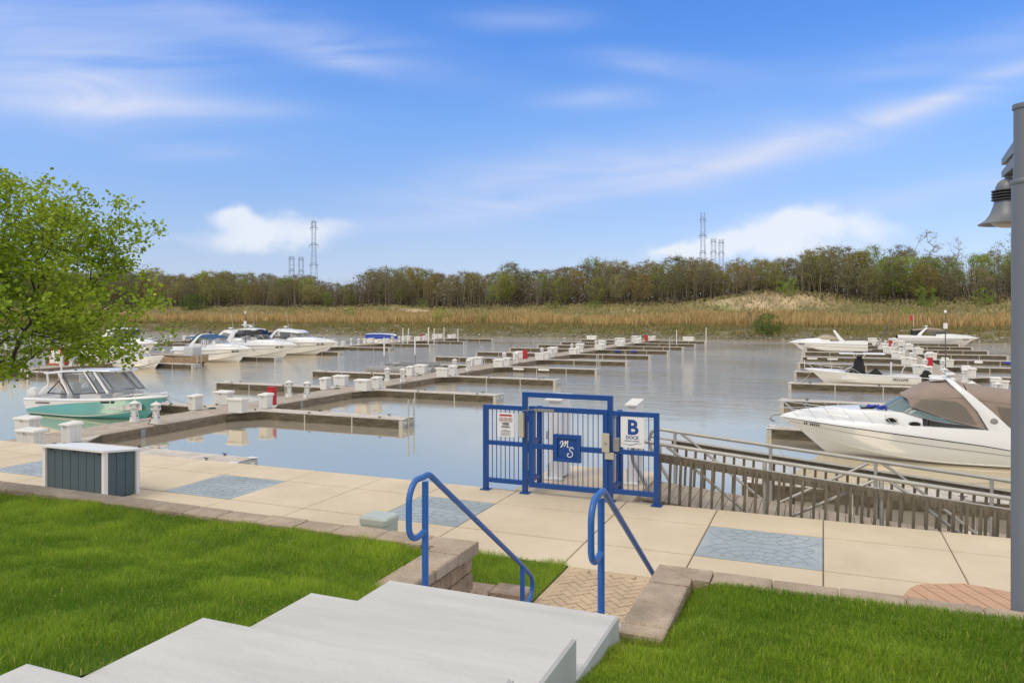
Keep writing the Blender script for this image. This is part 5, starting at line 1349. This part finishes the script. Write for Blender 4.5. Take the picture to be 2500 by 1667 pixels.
MB().bbox(-2.3, -1.7, .2, .7, .5, .78, .05).tube([(-2.0, .45, .7), (-2.0, .45, 1.75)], .03, 6).tube([(-2.35, .45, .7), (-2.35, .45, 1.7)], .03, 6).build('winch', 'galv_dark', t, 40)
# old wooden work punt between pier and cruiser
t = thing('work_barge', 'rusty brown work barge with a grey cabinet and yellow boards behind the white runabout', 'boat', (-66.6, 63.6, 0))
MB().loft([[(x, -w, z0), (x, w, z0), (x, w+.1, z1), (x, -w-.1, z1)] for x, w, z0, z1 in ((-3, 1, .1, .95), (0, 1.2, -.1, .8), (3, 1.1, .0, .9), (4.2, .6, .4, 1.1))], True, True).build('hull', 'split_stone', t, 40)
MB().bbox(-2.6, 2.2, -.6, .6, .93, 1.1, .02).build('boards', 'canvas_tan', t); MB().bbox(2.0, 3.3, -.7, .6, .95, 1.95, .05).build('cabinet', 'gel_grey', t)
t = thing('parasol', 'closed navy parasol standing behind the blue topped cruiser', 'parasol', (-71.2, 73.6, .45))
MB().tube([(0, 0, 0), (0, 0, 2.9)], .03, 6).build('pole', 'gel_white', t); MB().lathe([(.05, 1.1), (.28, 1.25), (.2, 1.6), (.14, 2.2), (.12, 2.8), (.02, 3.0)], 10).build('canopy', 'canvas_navy', t, 40)
t = thing('pump_cabinet', 'red orange framed cabinet with white door on the left pier under the tree', 'cabinet', (-71.2, 53.2, .45))
MB().bbox(-.9, .9, -.4, .4, 0, 1.7, .03).build('frame', 'orange_paint', t); MB().bbox(-.7, .0, -.43, -.40, .2, 1.5, .01).bbox(.1, .75, -.43, -.40, .2, 1.5, .01).build('door', 'box_white', t)
t = thing('davit_crane', 'dark lattice crane arm leaning between the two far right cruisers', 'crane', (6.6, 112.5, .45))
for a in (-.16, .16): MB().tube([(-.4+a, 0, 0), (.5+a, 0, 1.6), (1.2+a, 0, 3.0), (1.9+a, .3, 4.2)], .05, 6).build('boom_rail', 'post_dark', t)
x = MB()
for k in range(8): x.bar((-.5+.11*k*1.5, 0, .2+.3*k), (-.1+.11*k*1.5, 0, .35+.3*k), .05)
x.build('lacing', 'post_dark', t)

# ------------------------------------------------------------------ trees: growth helper
def grow(pts, root, trunk, bias=.35, twist=.12, seed=1):
    """attach scattered crown points to a growing skeleton; returns nodes, parents"""
    r = np.random.default_rng(seed)
    nodes = [np.array(root, float)]+[np.array(p, float) for p in trunk]; par = [-1]+list(range(len(trunk)))
    plen = [0.]; 
    for i in range(1, len(nodes)): plen.append(plen[-1]+np.linalg.norm(nodes[i]-nodes[i-1]))
    top = nodes[-1]; order = np.argsort(np.linalg.norm(pts-top, axis=1))
    arr = np.array(nodes); pl = np.array(plen)
    for i in order:
        p = pts[i]; d = np.linalg.norm(arr-p, axis=1); cost = d+bias*pl; cost[0] += 100
        below = arr[:, 2] > p[2]+.25*d; cost[below] += .35*d[below]
        j = int(np.argmin(cost)); q = arr[j]; dist = d[j]
        steps = max(1, int(dist/STEP))
        last = j
        for s in range(1, steps+1):
            u = s/steps; m = q+(p-q)*u
            if s < steps: m = m+r.normal(0, twist*dist/steps, 3)+np.array([0, 0, -.10*dist*u*(1-u)])
            arr = np.vstack([arr, m]); pl = np.append(pl, pl[last]+dist/steps); par.append(last); last = len(arr)-1
    return arr, np.array(par)
def radii(par, tip, pw=2.3):
    a = np.zeros(len(par)); ch = np.zeros(len(par), int)
    for p in par[1:]: ch[p] += 1
    for i in range(len(par)-1, 0, -1):
        if ch[i] == 0: a[i] = tip**pw
        a[par[i]] += a[i]
    return a**(1/pw), ch
def skeleton_mesh(name, arr, par, rad, m, parent, n=5, minr=0., maxr=9):
    v = []; f = []; k = 0; an = 2*PI*np.arange(n)/n
    for i in range(1, len(arr)):
        p = par[i]; d = arr[i]-arr[p]; l = np.linalg.norm(d)
        if l < 1e-6: continue
        d = d/l; a = np.cross(d, [0, 0, 1.] if abs(d[2]) < .9 else [1., 0, 0]); a /= np.linalg.norm(a); b = np.cross(d, a)
        c = np.cos(an)[:, None]*a+np.sin(an)[:, None]*b
        rp = min(rad[p], rad[i]*1.5, maxr); v.append(arr[p]+c*rp); v.append(arr[i]+c*rad[i])
        for q in range(n):
            r = (q+1) % n; f.append((k+q, k+r, k+n+r)); f.append((k+q, k+n+r, k+n+q))
        k += 2*n
    return npmesh(name, np.concatenate(v), np.array(f), m, parent, None, 3, True)
def leaf_quads(P, size, cols, flat=.5, r=rng):
    n = len(P); u = r.normal(0, 1, (n, 3)); u[:, 2] *= flat; u /= np.linalg.norm(u, axis=1)[:, None]
    w = r.normal(0, 1, (n, 3)); w -= u*(w*u).sum(1)[:, None]; w /= np.linalg.norm(w, axis=1)[:, None]
    s = size[:, None]
    fold = np.cross(u, w)
    v = np.stack([P-u*s*.5, P+w*s*.40+fold*s*.12, P+u*s*.55, P-w*s*.40+fold*s*.12], 1).reshape(-1, 3)
    b = (np.arange(n)*4)[:, None]
    f = np.concatenate([b+np.array([[0, 1, 2]]), b+np.array([[0, 2, 3]])], 1).reshape(-1, 3)
    return v, f, np.repeat(cols, 4, 0)
CR, SR = math.cos(YAW), math.sin(YAW)
def near_tree():
    global STEP
    STEP = .16
    base = (-8.6, 5.4, 3.78)
    t = thing('maple_tree', 'leafy green young maple tree reaching in from the left over the moored boats', 'tree', base)
    zs = np.array([905, 885, 850, 800, 760, 700, 660, 620, 560, 510, 470, 445]); Rr = np.array([.4, 1.5, 1.68, 1.74, 1.9, 1.8, 1.64, 1.7, 1.66, 1.4, 1.2, .5])
    z = 5.9+(759-zs)*8.26/1850; r = np.random.default_rng(21)
    pts = []; NC = 185
    while len(pts) < NC:
        zz = r.uniform(z[0], z[-1]); R = np.interp(zz, z, Rr); a = r.uniform(0, 2*PI); q = R*math.sqrt(r.uniform(.02, 1))
        lob = .86+.14*math.sin(a*3+zz*5)+.07*math.sin(a*7-zz*9)
        x, y = q*math.cos(a)*(1 if math.cos(a) > .25 else lob), q*math.sin(a)*.72*lob
        if zz < 5.55 and r.random() > .42: continue
        if pts and min((p[0]-(base[0]+x*CR-y*SR))**2+(p[1]-(base[1]+x*SR+y*CR))**2+2.5*(p[2]-zz)**2 for p in pts) < .046: continue
        pts.append((base[0]+x*CR-y*SR, base[1]+x*SR+y*CR, zz))
    cc = np.array(pts); pts = []
    for c in cc:
        k = r.integers(9, 20); sg = r.uniform(.10, .24)
        pts.append(c+r.normal(0, 1, (k, 3))*np.array([sg, sg, sg*.42]))
    pts = np.concatenate(pts); pts = pts[pts[:, 2] > 5.18]
    trunk = [(base[0]+.02, base[1]+.01, base[2]+.8), (base[0]+.05, base[1], base[2]+1.35), (base[0]+.10, base[1]+.02, base[2]+1.75)]
    arr, par = grow(pts, base, trunk, .30, .10, 3)
    rad, ch = radii(par, .0022, 2.45); rad = np.minimum(rad*1.0, .10); off = np.array(base)
    skeleton_mesh('trunk', arr-off, par, rad, 'bark', t, 6)
    tips = np.where((rad < .0062))[0]
    P = []; 
    for i in tips:
        k = 27 if ch[i] == 0 else 10
        P.append(arr[i]+r.normal(0, 1, (k, 3))*np.array([.062, .062, .05])-np.array([0, 0, .02]))
    P = np.concatenate(P)-off; n = len(P)
    g = np.clip(.5+.28*r.normal(0, 1, n)+.25*sm_noise(P[:, 0]*2+P[:, 2], P[:, 1]*2, 5), 0, 1)[:, None]
    col = np.array([.19, .295, .018])*(1-g)+np.array([.46, .56, .05])*g; col *= r.uniform(.8, 1.2, (n, 1))
    v, f, c = leaf_quads(P, r.uniform(.028, .060, n), col, .6, r)
    npmesh('crown', v, f, 'leaf_near', t, c)
near_tree()
# ------------------------------------------------------------------ far bank terrain
BX = np.array([-1000, -330, -200, -120, -60, 0, 60, 400]); BYS = np.array([161, 161, 157.5, 157, 159, 162, 160, 160])
def shore(x): return np.interp(x, BX, BYS)+.6*np.sin(x*.21)+.35*np.sin(x*.53+1)
def bank_z(x, y):
    d = y-shore(x)
    z = np.interp(d, [-12, 0, 2.5, 7, 12, 22, 34, 50, 80, 150, 900], [-2.2, -.35, .9, 2.15, 2.6, 3.6, 5.1, 6.9, 7.7, 8.2, 9])
    z = z+np.clip((x+70)/60, 0, 1)*np.clip((d-26)/26, 0, 1)*1.7
    nz = sm_noise(x*.05, y*.09, 11)*.55+sm_noise(x*.16, y*.2, 12)*.28
    z = z+nz*np.clip((d-8)/20, 0, 1)
    for mx, my, rx, ry, h in ((-11, 206, 10, 7, 2.5), (-22, 205, 12, 7, 1.5), (2, 207, 8, 6, 1.3), (-165, 190, 7, 6, 2.3), (-178, 191, 5, 5, 1.4), (-135, 196, 5, 4, .9), (-112, 197, 7, 4, 1.5), (-120, 198, 5, 4, 1.1), (-75, 196, 9, 5, .8), (-50, 198, 8, 5, 1.0)):
        z = z+h*np.exp(-((x-mx)/rx)**2-((y-my)/ry)**2)
    return z
def bank():
    xs = np.concatenate([np.linspace(-900, -345, 20), np.linspace(-340, 130, 330), np.linspace(140, 700, 20)]); ys = np.concatenate([np.linspace(146, 260, 130), np.linspace(268, 900, 24)])
    Xg, Yg = np.meshgrid(xs, ys); Z = bank_z(Xg, Yg); v = np.stack([Xg, Yg, Z], -1).reshape(-1, 3)
    n = len(xs); idx = np.arange(len(v)).reshape(len(ys), n)
    f = np.stack([idx[:-1, :-1], idx[:-1, 1:], idx[1:, 1:], idx[1:, :-1]], -1).reshape(-1, 4)
    x, y = v[:, 0], v[:, 1]; d = y-shore(x)
    c = np.zeros((len(v), 3)); 
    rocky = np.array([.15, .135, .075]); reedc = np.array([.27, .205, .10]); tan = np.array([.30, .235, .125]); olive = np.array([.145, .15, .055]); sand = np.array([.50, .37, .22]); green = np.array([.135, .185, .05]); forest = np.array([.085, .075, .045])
    def mixv(a, b, k): return a*(1-k[:, None])+b*k[:, None]
    sst = lambda q, a, b: np.clip((q-a)/(b-a), 0, 1)
    c[:] = rocky; c = mixv(c, reedc, sst(d, 6, 11)); c = mixv(c, tan, sst(d, 20, 30))
    n1 = sm_noise(x*.06, y*.12, 31); n2 = sm_noise(x*.14, y*.25, 32)
    c = mixv(c, olive, np.clip((n1-.1)*1.4, 0, .8)*sst(d, 20, 32))
    c = mixv(c, green, sst(x, -75, -30)*sst(-x, -22, 10)*sst(d, 18, 26)*sst(-d, -44, -36)*np.clip(.65+.5*n2, 0, 1))
    sk = np.zeros(len(v))
    for mx, my, rx, ry, s in ((-11, 201, 12, 5.0, .95), (-24, 203, 6, 3.5, .6), (-135, 194, 5, 3, .8), (-111, 195, 6, 3.5, .9), (-78, 195, 10, 2.5, .55), (-50, 196, 9, 2.5, .6)):
        sk = np.maximum(sk, s*np.exp(-(((x-mx)/rx)**2+((y-my)/ry)**2)**2))
    c = mixv(c, sand, np.clip(sk*(.85+.5*n2), 0, 1))
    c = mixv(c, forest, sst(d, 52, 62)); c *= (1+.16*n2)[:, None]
    o = tag(npmesh('terrain', v, f, 'bank_soil', None, np.clip(c, 0, 1), 4, True), kind='structure')
bank()
def bank_cover():
    r = np.random.default_rng(5)
    def tufts(name, n, dlo, dhi, hlo, hhi, w, cols, label, gate=None, xr=(-330, 95), lean=.12):
        x = r.uniform(*xr, n); d = r.uniform(dlo, dhi, n); y = shore(x)+d
        if gate is not None:
            k = gate(x, y, d); x, y, d = x[k], y[k], d[k]; n = len(x)
        z = bank_z(x, y)-.05; h = r.uniform(hlo, hhi, n)*(1+.22*sm_noise(x*.1, y*.2, 8)); h = np.clip(h, .1, 9)
        ww = w*r.uniform(.6, 1.4, n); px = x+r.normal(0, lean, n)*h; a = r.uniform(-.5, .5, n)
        dx, dy = np.cos(a)*ww/2, np.sin(a)*ww/2
        v = np.stack([np.stack([x-dx*.6, y-dy*.6, z], -1), np.stack([x+dx*.6, y+dy*.6, z], -1), np.stack([px+dx, y+dy, z+h*.75], -1), np.stack([px, y, z+h], -1), np.stack([px-dx, y-dy, z+h*.7], -1)], 1).reshape(-1, 3)
        b = (np.arange(n)*5)[:, None]
        f = np.concatenate([b+np.array([[0, 1, 2]]), b+np.array([[0, 2, 4]]), b+np.array([[4, 2, 3]])], 1).reshape(-1, 3)
        cs = np.array(cols); k = np.clip((r.random(n)*.7+.3*(sm_noise(x*.07, y*.12, 17)*.5+.5)), 0, .999)*(len(cs)-1); i = k.astype(int); fr = (k-i)[:, None]
        c = (cs[i]*(1-fr)+cs[np.minimum(i+1, len(cs)-1)]*fr)*r.uniform(.75, 1.25, (n, 1))
        return tag(npmesh(name, v, f, 'reed', None, np.repeat(c, 5, 0)), label, 'plants', kind='stuff')
    tufts('reeds', 46000, 8.5, 25, 1.5, 2.6, .15, [(.28, .19, .08), (.47, .33, .145), (.58, .435, .20), (.48, .325, .125)], 'golden brown reed belt along the far bank',
          lambda x, y, d: (d > 9.5+2.5*sm_noise(x*.09, x*.03, 3)) & (d < 22+3.5*sm_noise(x*.06, x*.02, 4)-5*np.clip(1-np.abs(x+45)/22, 0, 1)))
    tufts('dry_grass', 40000, 2.2, 11, .35, 1.0, .16, [(.23, .19, .08), (.34, .265, .12), (.18, .20, .06), (.39, .29, .13)], 'dry grass and weeds over the stony shore of the far bank', lambda x, y, d: sm_noise(x*.2, y*.4, 41) > -.35)
    tufts('meadow_grass', 60000, 20, 58, .35, .95, .26, [(.46, .375, .22), (.36, .305, .145), (.23, .24, .08), (.50, .395, .22), (.28, .265, .105)], 'tan and olive meadow grass on the dunes before the wood',
          lambda x, y, d: (((np.abs(x+13)/14)**2+(np.abs(y-201)/6)**2 > 1.0) | (r.random(len(x)) < .30)) & ((np.abs(x+111)/6)**2+(np.abs(y-195)/3.5)**2 > 1))
    n = 2600; x = r.uniform(-330, 95, n); d = np.abs(r.normal(2.2, 1.6, n)); y = shore(x)+d-.6; z = bank_z(x, y)
    s = r.uniform(.15, .5, n); ico = np.array([(1, 0, 0), (-1, 0, 0), (0, 1, 0), (0, -1, 0), (0, 0, .7), (0, 0, -.7)], float)
    v = (np.stack([x, y, z], -1)[:, None]+ico[None]*s[:, None, None]*r.uniform(.6, 1.3, (n, 6, 1))).reshape(-1, 3)
    fi = np.array([(0, 2, 4), (2, 1, 4), (1, 3, 4), (3, 0, 4), (2, 0, 5), (1, 2, 5), (3, 1, 5), (0, 3, 5)])
    f = ((np.arange(n)*6)[:, None, None]+fi[None]).reshape(-1, 3)
    c = np.array([.27, .24, .17])*r.uniform(.45, 1.35, (n, 1))
    tag(npmesh('gravel_shore', v, f, 'rock', None, np.repeat(c, 6, 0)), 'pale riprap stones along the far waterline', 'rocks', kind='stuff')
bank_cover()
# ------------------------------------------------------------------ far trees
def far_variant(name, kind, seed):
    global STEP
    r = np.random.default_rng(seed); H = 14.; STEP = 1.3
    t = thing(name, 'x', 'tree', (0, 0, 0))
    n = dict(bare=150, olive=150, green=130, sparse=34, shrub=60, bareshrub=46, darkshrub=110)[kind]
    pts = []
    base_h = dict(bare=.28, olive=.25, green=.2, sparse=.45, shrub=.05, bareshrub=.12, darkshrub=.02)[kind]; rx = dict(bare=.36, olive=.38, green=.29, sparse=.16, shrub=.48, bareshrub=.42, darkshrub=.56)[kind]
    while len(pts) < n:
        a = r.uniform(0, 2*PI); u = r.uniform(0, 1); zz = base_h+(1-base_h)*u
        R = rx*math.sqrt(max(.03, 1-((u-.45)/.58)**2))*(1+.22*math.sin(3*a+seed)+.14*math.sin(5*a+2*seed))
        q = R*math.sqrt(r.uniform(.05, 1)); pts.append((q*math.cos(a)*H, q*math.sin(a)*H, zz*H*(1-.06*(q/R)**2*(u > .5))))
    lean = r.normal(0, .03*H, 2)
    arr, par = grow(np.array(pts), (0, 0, -.4), [(lean[0]*.3, lean[1]*.3, H*base_h*.5), (lean[0]*.6, lean[1]*.6, H*base_h), (lean[0], lean[1], H*(base_h+.2))], .25, .14, seed)
    rad, ch = radii(par, .035, 2.2); rad = np.minimum(rad, .34)
    skeleton_mesh('trunk', arr, par, rad, 'bark_pale' if kind in ('sparse',) else 'bark_far', t, 4, maxr=.34)
    tip = np.where(rad < .12)[0]
    # fine twigs
    nt_ = dict(bare=22, olive=15, green=5, sparse=7, shrub=4, bareshrub=12, darkshrub=2)[kind]
    p0 = np.repeat(arr[tip], nt_, 0); m = len(p0); dr_ = r.normal(0, 1, (m, 3)); dr_[:, 2] = np.abs(dr_[:, 2])*.9+.1; dr_ /= np.linalg.norm(dr_, axis=1)[:, None]
    ln = r.uniform(.5, 1.5, m)[:, None]; sd = np.cross(dr_, r.normal(0, 1, (m, 3))); sd /= np.linalg.norm(sd, axis=1)[:, None]
    v1 = np.stack([p0-sd*.028, p0+sd*.028, p0+dr_*ln], 1).reshape(-1, 3); f1 = np.arange(m*3).reshape(-1, 3)
    tw = dict(bare=(.285, .235, .16), olive=(.28, .225, .13), green=(.23, .23, .09), sparse=(.33, .29, .2), shrub=(.18, .19, .07), bareshrub=(.2, .17, .12), darkshrub=(.09, .1, .04))[kind]
    c1 = np.repeat(np.array(tw)*r.uniform(.7, 1.3, (m, 1)), 3, 0)
    pk = seed % 4
    nl = dict(bare=12, olive=30, green=36, sparse=6, shrub=46, bareshrub=0, darkshrub=90)[kind]
    V, F, C_ = [v1], [f1], [c1]
    if nl:
        P = np.repeat(arr[tip], nl, 0)+r.normal(0, .55, (len(tip)*nl, 3)); k = len(P)
        pal = dict(bare=[(.31, .27, .135), (.28, .27, .10)], olive=[(.34, .28, .095), (.29, .31, .085), (.37, .32, .105)], green=[(.26, .34, .055), (.35, .42, .085)], sparse=[(.32, .33, .11)], shrub=[(.20, .33, .04), (.30, .42, .065)], darkshrub=[(.085, .155, .022), (.13, .21, .035)])[kind]
        col = np.array(pal)[r.integers(0, len(pal), k)]*r.uniform(.7, 1.3, (k, 1))
        if kind in ('bare', 'olive'): col = col*np.array([(1, 1, 1), (.88, 1.08, .8), (.92, .96, 1.25), (1.12, .98, .85)][pk])
        a, b, c = leaf_quads(P, r.uniform(.12, .34, k)*(1 if kind != 'shrub' else 1.1), col, .8, r); V.append(a); F.append(b+len(v1)); C_.append(c)
    npmesh('crown', np.concatenate(V), np.concatenate(F), 'leaf_far', t, np.concatenate(C_))
    return t
VAR = {k: [far_variant(nm, k, s) for s in seeds] for k, nm, seeds in (('bare', 'bare_tree', (1, 2, 3, 4)), ('olive', 'budding_tree', (5, 6, 7, 8)), ('green', 'green_tree', (9, 10, 11)), ('sparse', 'slender_tree', (12, 13)), ('shrub', 'green_shrub', (14, 15, 16)), ('bareshrub', 'bare_shrub', (17, 18)), ('darkshrub', 'dark_shrub', (19,)))}
UNUSED = {id(o): o for l in VAR.values() for o in l}
cnt = {}
def far_tree(kind, x, y, h, label, group, wide=1., z=None):
    i = cnt.get(kind, 0); cnt[kind] = i+1; o = VAR[kind][i % len(VAR[kind])]
    loc = (x, y, float(bank_z(np.array(x), np.array(y))) if z is None else z); s = h/14.; sc = (s*wide, s*wide, s); rz = random.uniform(0, 6.28)
    if id(o) in UNUSED:
        del UNUSED[id(o)]; o.location = loc; o.rotation_euler = (0, 0, rz); o.scale = sc; o['label'] = label; o['group'] = group; return o
    return dup(o, loc, rz, label, group, sc)
def ray(px): a = (px-1250)/1850; return CR*a-SR, SR*a+CR
PT = [(-200, 660), (200, 665), (380, 655), (420, 668), (480, 660), (600, 667), (700, 672), (760, 675), (800, 690), (850, 697), (880, 676), (920, 652), (960, 655), (1050, 650), (1130, 664), (1200, 655), (1250, 645), (1300, 652), (1400, 652), (1450, 632), (1500, 640), (1600, 630), (1700, 625), (1750, 637), (1800, 627), (1880, 615), (1950, 608), (2050, 598), (2120, 604), (2200, 602), (2300, 622), (2350, 627), (2430, 612), (2480, 592), (2700, 600)]
def top_z(x, y, px=None):
    dep = -x*SR+y*CR; lat = x*CR+y*SR; p = 1250+1850*lat/dep
    return 5.9+(759-np.interp(p, *zip(*PT)))*dep/1850, p
GR = 'trees of the wood on the far bank'
for row, (y0, sp, hk) in enumerate(((209, 6.6, .74), (216, 6.0, .95), (224, 6.2, 1.0), (233, 7.0, 1.0))):
    x = -330.
    while x < 72:
        xx, yy = x+random.uniform(-2, 2), y0+random.uniform(-3, 3)+(3 if x < -180 else 0); zt, p = top_z(xx, yy)
        g = float(bank_z(np.array(xx), np.array(yy))); h = (zt-g)*hk*random.uniform(.84, 1.06)
        x += sp*random.uniform(.8, 1.25)
        if -190 < p < 2680:
            q = random.random(); right = p > 1950
            if p > 2080: kind = 'olive' if q < .45 else 'green' if q < .72 else 'bare'
            elif p > 1400: kind = 'olive' if q < .62 else 'bare' if q < .95 else 'green'
            else: kind = 'bare' if q < .42 else 'olive' if q < .91 else 'green'
            if row == 0 and kind == 'green': h *= .8
            far_tree(kind, xx, yy, h, {'bare': 'bare grey brown tree standing in the wood across the water', 'olive': 'budding olive brown tree standing in the wood across the water', 'green': 'fresh yellow green tree standing in the wood across the water'}[kind], GR, random.uniform(.9, 1.3))
def at(px, y): a, b = ray(px); return a*y/b, y
for px, y, top, kind, lab, w in ((2268, 214, 563, 'sparse', 'tall slender tree with thin bright leaves rising above the wood on the right', 1.1), (2335, 215, 582, 'sparse', 'slender thin tree just right of the tallest slender one', .9), (2440, 214, 590, 'sparse', 'bare slender tree rising above the wood near the lamp', .9), (2478, 218, 560, 'sparse', 'thin leafy tree top just below the pendant lamp', .8),
                                 (2170, 208, 640, 'green', 'bright green tree at the edge of the wood on the right', 1.3), (2210, 209, 625, 'green', 'tall fresh green tree beside the bright green one on the right', 1.2), (1232, 207, 672, 'green', 'small bright green tree in front of the wood centre', 1.1), (1372, 207, 676, 'green', 'rounded light green tree in front of bare trunks', 1.2),
                                 (760, 206, 695, 'olive', 'yellowish round tree at the foot of the left pylons', 1.3), (800, 205, 712, 'green', 'small yellow green tree right of the left pylons', 1.2), (525, 208, 680, 'olive', 'rust coloured tree in the wood on the left', 1.3)):
    x, y = at(px, y); dep = -x*SR+y*CR; g = float(bank_z(np.array(x), np.array(y))); far_tree(kind, x, y, 5.9+(759-top)*dep/1850-g, lab, GR, w)
for px, y, h, kind, lab, w in ((853, 173, 4.4, 'shrub', 'bright green shrub on the far bank left of centre', 1.05), (1075, 170, 3.9, 'shrub', 'wide green shrub on the far bank behind the blue covered boat', 1.45), (1180, 168, 3.2, 'shrub', 'small yellow green shrub on the far bank', 1.0), (720, 172, 2.8, 'shrub', 'slim green bush in the reeds on the left', .7), (1405, 170, 2.2, 'shrub', 'dark green bush low in the reeds near centre', 1.0),
                              (1872, 164.5, 4.4, 'darkshrub', 'dense dark green round bush at the far waterline', 1.2), (1838, 168, 9.5, 'bareshrub', 'small bare tree standing beside the dense round bush', 1.0), (470, 200, 6.5, 'darkshrub', 'dark bushy thicket at the foot of the wood on the left', 1.3), (1925, 204, 5.0, 'shrub', 'light green bush at the foot of the wood behind the sand mound', 1.2), (2260, 203, 5.0, 'shrub', 'leafy green bush at the foot of the wood on the right', 1.2),
                              (2215, 186, 2.8, 'shrub', 'yellow green bush in the meadow on the right', 1.2), (1450, 200, 2.6, 'shrub', 'low yellow bush before the wood right of centre', 2.0), (1350, 200, 2.8, 'shrub', 'low olive bush before the wood at centre', 2.0), (2400, 203, 4.6, 'shrub', 'green bush at the foot of the wood near the lamp post', 1.2), (1030, 203, 3.6, 'shrub', 'round pale green bush before the trunks left of centre', 1.3)):
    x, y = at(px, y); far_tree(kind, x, y, h, lab, 'shrubs on the far bank', w)
for o in UNUSED.values():
    for ch in list(o.children): bpy.data.objects.remove(ch)
    bpy.data.objects.remove(o)
def undergrowth():
    r = np.random.default_rng(15); n = 26000
    x = r.uniform(-340, 85, n); y = r.uniform(204, 246, n)+np.where(x < -180, 3, 0); z = bank_z(x, y); h = np.abs(r.normal(0, 2.1, n))*np.clip((y-202)/8, .35, 1.3)
    col = np.array([(.16, .135, .095), (.20, .165, .11), (.165, .17, .075), (.235, .185, .115)])[r.integers(0, 4, n)]*r.uniform(.6, 1.3, (n, 1))
    a, b, c = leaf_quads(np.stack([x, y, z+h], -1), r.uniform(.4, 1.1, n), col, 1., r)
    m = 9000; x = r.uniform(-340, 85, m); y = r.uniform(206, 250, m); z = bank_z(x, y)-.2; hh = r.uniform(4, 11, m); w = r.uniform(.05, .16, m); lx = r.normal(0, .7, m)
    v = np.stack([np.stack([x-w, y, z], -1), np.stack([x+w, y, z], -1), np.stack([x+lx, y, z+hh], -1)], 1).reshape(-1, 3)
    cc = np.repeat(np.array([.22, .185, .14])*r.uniform(.6, 1.5, (m, 1)), 3, 0)
    tag(npmesh('woodland_undergrowth', np.concatenate([a, v]), np.concatenate([b, np.arange(m*3).reshape(-1, 3)+len(a)]), 'leaf_far', None, np.concatenate([c, cc])), 'brown tangled undergrowth filling the wood across the water', 'undergrowth', kind='stuff')
undergrowth()
# ------------------------------------------------------------------ pylons behind the wood
def pylon(label, px, top, w0, w1, arms, dist=520.):
    a, b = ray(px); x, y = a*dist, b*dist; zt = 5.9+(759-top)*dist/1850
    t = thing('power_pylon', label, 'pylon', (x, y, 8), YAW, 'lattice power pylons behind the wood'); H = zt-8
    mb = MB(); n = 10 if H > 45 else 6; W = lambda u: (w0+(w1-w0)*min(1, u*1.5))
    th = .19
    for k in range(n):
        u0, u1 = k/n, (k+1)/n; a0, a1 = W(u0), W(u1)
        c0 = [(-a0, -a0, H*u0), (a0, -a0, H*u0), (a0, a0, H*u0), (-a0, a0, H*u0)]; c1 = [(-a1, -a1, H*u1), (a1, -a1, H*u1), (a1, a1, H*u1), (-a1, a1, H*u1)]
        for i in range(4):
            mb.bar(c0[i], c1[i], th); j = (i+1) % 4; mb.bar(c0[i] if k % 2 else c0[j], c1[j] if k % 2 else c1[i], th*.4); mb.bar(c1[i], c1[j], th*.45)
    mb.build('lattice_mast', 'pylon_hazed', t)
    for u, l in arms: 
        m = MB(); z = H*u; m.bar((-l, 0, z), (l, 0, z), .45, .4); m.bar((-l, 0, z), (0, 0, z+1.6), .3); m.bar((l, 0, z), (0, 0, z+1.6), .3)
        for s in (-l, l): m.bar((s, 0, z), (s, 0, z-2.), .25)
        m.build('cross_arm', 'pylon_hazed', t)
pylon('tallest lattice pylon above the wood on the left', 766, 541, 3.2, 1.15, ((.93, 2.4), (.73, 3.0), (.5, 2.6), (.99, 1.6)))
pylon('short lattice pylon farthest left above the wood', 712, 626, 1.45, 1.4, ((.95, 1.8), (.72, 1.9)))
pylon('short lattice pylon between the two other left pylons', 735, 628, 1.45, 1.4, ((.95, 1.8), (.72, 1.9)))
pylon('tallest lattice pylon of the right hand pylon trio', 1716, 520, 3.0, 1.25, ((.93, 1.9), (.76, 2.5), (.58, 2.1)))
pylon('short lattice pylon just right of the tallest right hand one', 1742, 582, 1.45, 1.35, ((.95, 1.8), (.80, 1.9)))
pylon('short lattice pylon farthest right above the wood', 1761, 585, 1.45, 1.35, ((.95, 1.8), (.80, 1.9)))

# cords, hoses and mooring lines lying on and hanging from the docks
for k in range(6):
    x, y = -29.9+.15*random.uniform(-1, 1), PIERS['C']['first']+.1+SPC['C']*(.52+k)-.35
    pts = [(x+.16*j+.05*math.sin(j*2.1+k), y-.12+.10*math.sin(j*1.4+k*2), DZ+.015) for j in range(7)]
    tag(MB().tube([(x-.03, y+.12, DZ+.30)]+pts, .014, 5).build('extension_lead', 'rubber', None, 80), f"black power cord lying beside the {ORD[k]} pedestal pair from the shore on the middle pier", 'cord', 'black power cords')
for k in range(3):
    x, y = -31.5, PIERS['C']['first']+SPC['C']*(k+1)-.3
    cl = MB().tube([(x+(.13+.012*j/6)*math.cos(j*.6), y+(.13+.012*j/6)*math.sin(j*.6), DZ+.012+.001*j) for j in range(40)], .012, 5)
    tag(cl.build('coiled_hose', 'canvas_green', None, 80), f"coiled green hose on left edge of the middle pier at its {ORD[k+1]} finger", 'hose', 'coiled hoses')
mooring('bow line from the large cruiser to the finger dock behind it', (-1.2, 34.9, 1.3), (-1.9, 37.2, .48), .1)
mooring('bow line from the fishing boat to the finger dock in front of it', (-.9, 68.3, .85), (-1.9, 61.6, .5), .25)
mooring('crossed bow line from the fishing boat to the next finger dock', (-.6, 68.9, .85), (-2.0, 73.6, .5), .2)
mooring('line from the blue topped cruiser down to the left pier', (-61.2, 69.3, 1.5), (-60.4, 72.3, .5), .15)
mooring('line from the hardtop cruiser down to the finger dock beside it', (-61.2, 77.0, 1.6), (-60.2, 73.0, .5), .2)
mooring('stern line of the turquoise motorboat to the finger dock', (-41.6, 31.8, .9), (-41.0, 33.2, .48), .05)
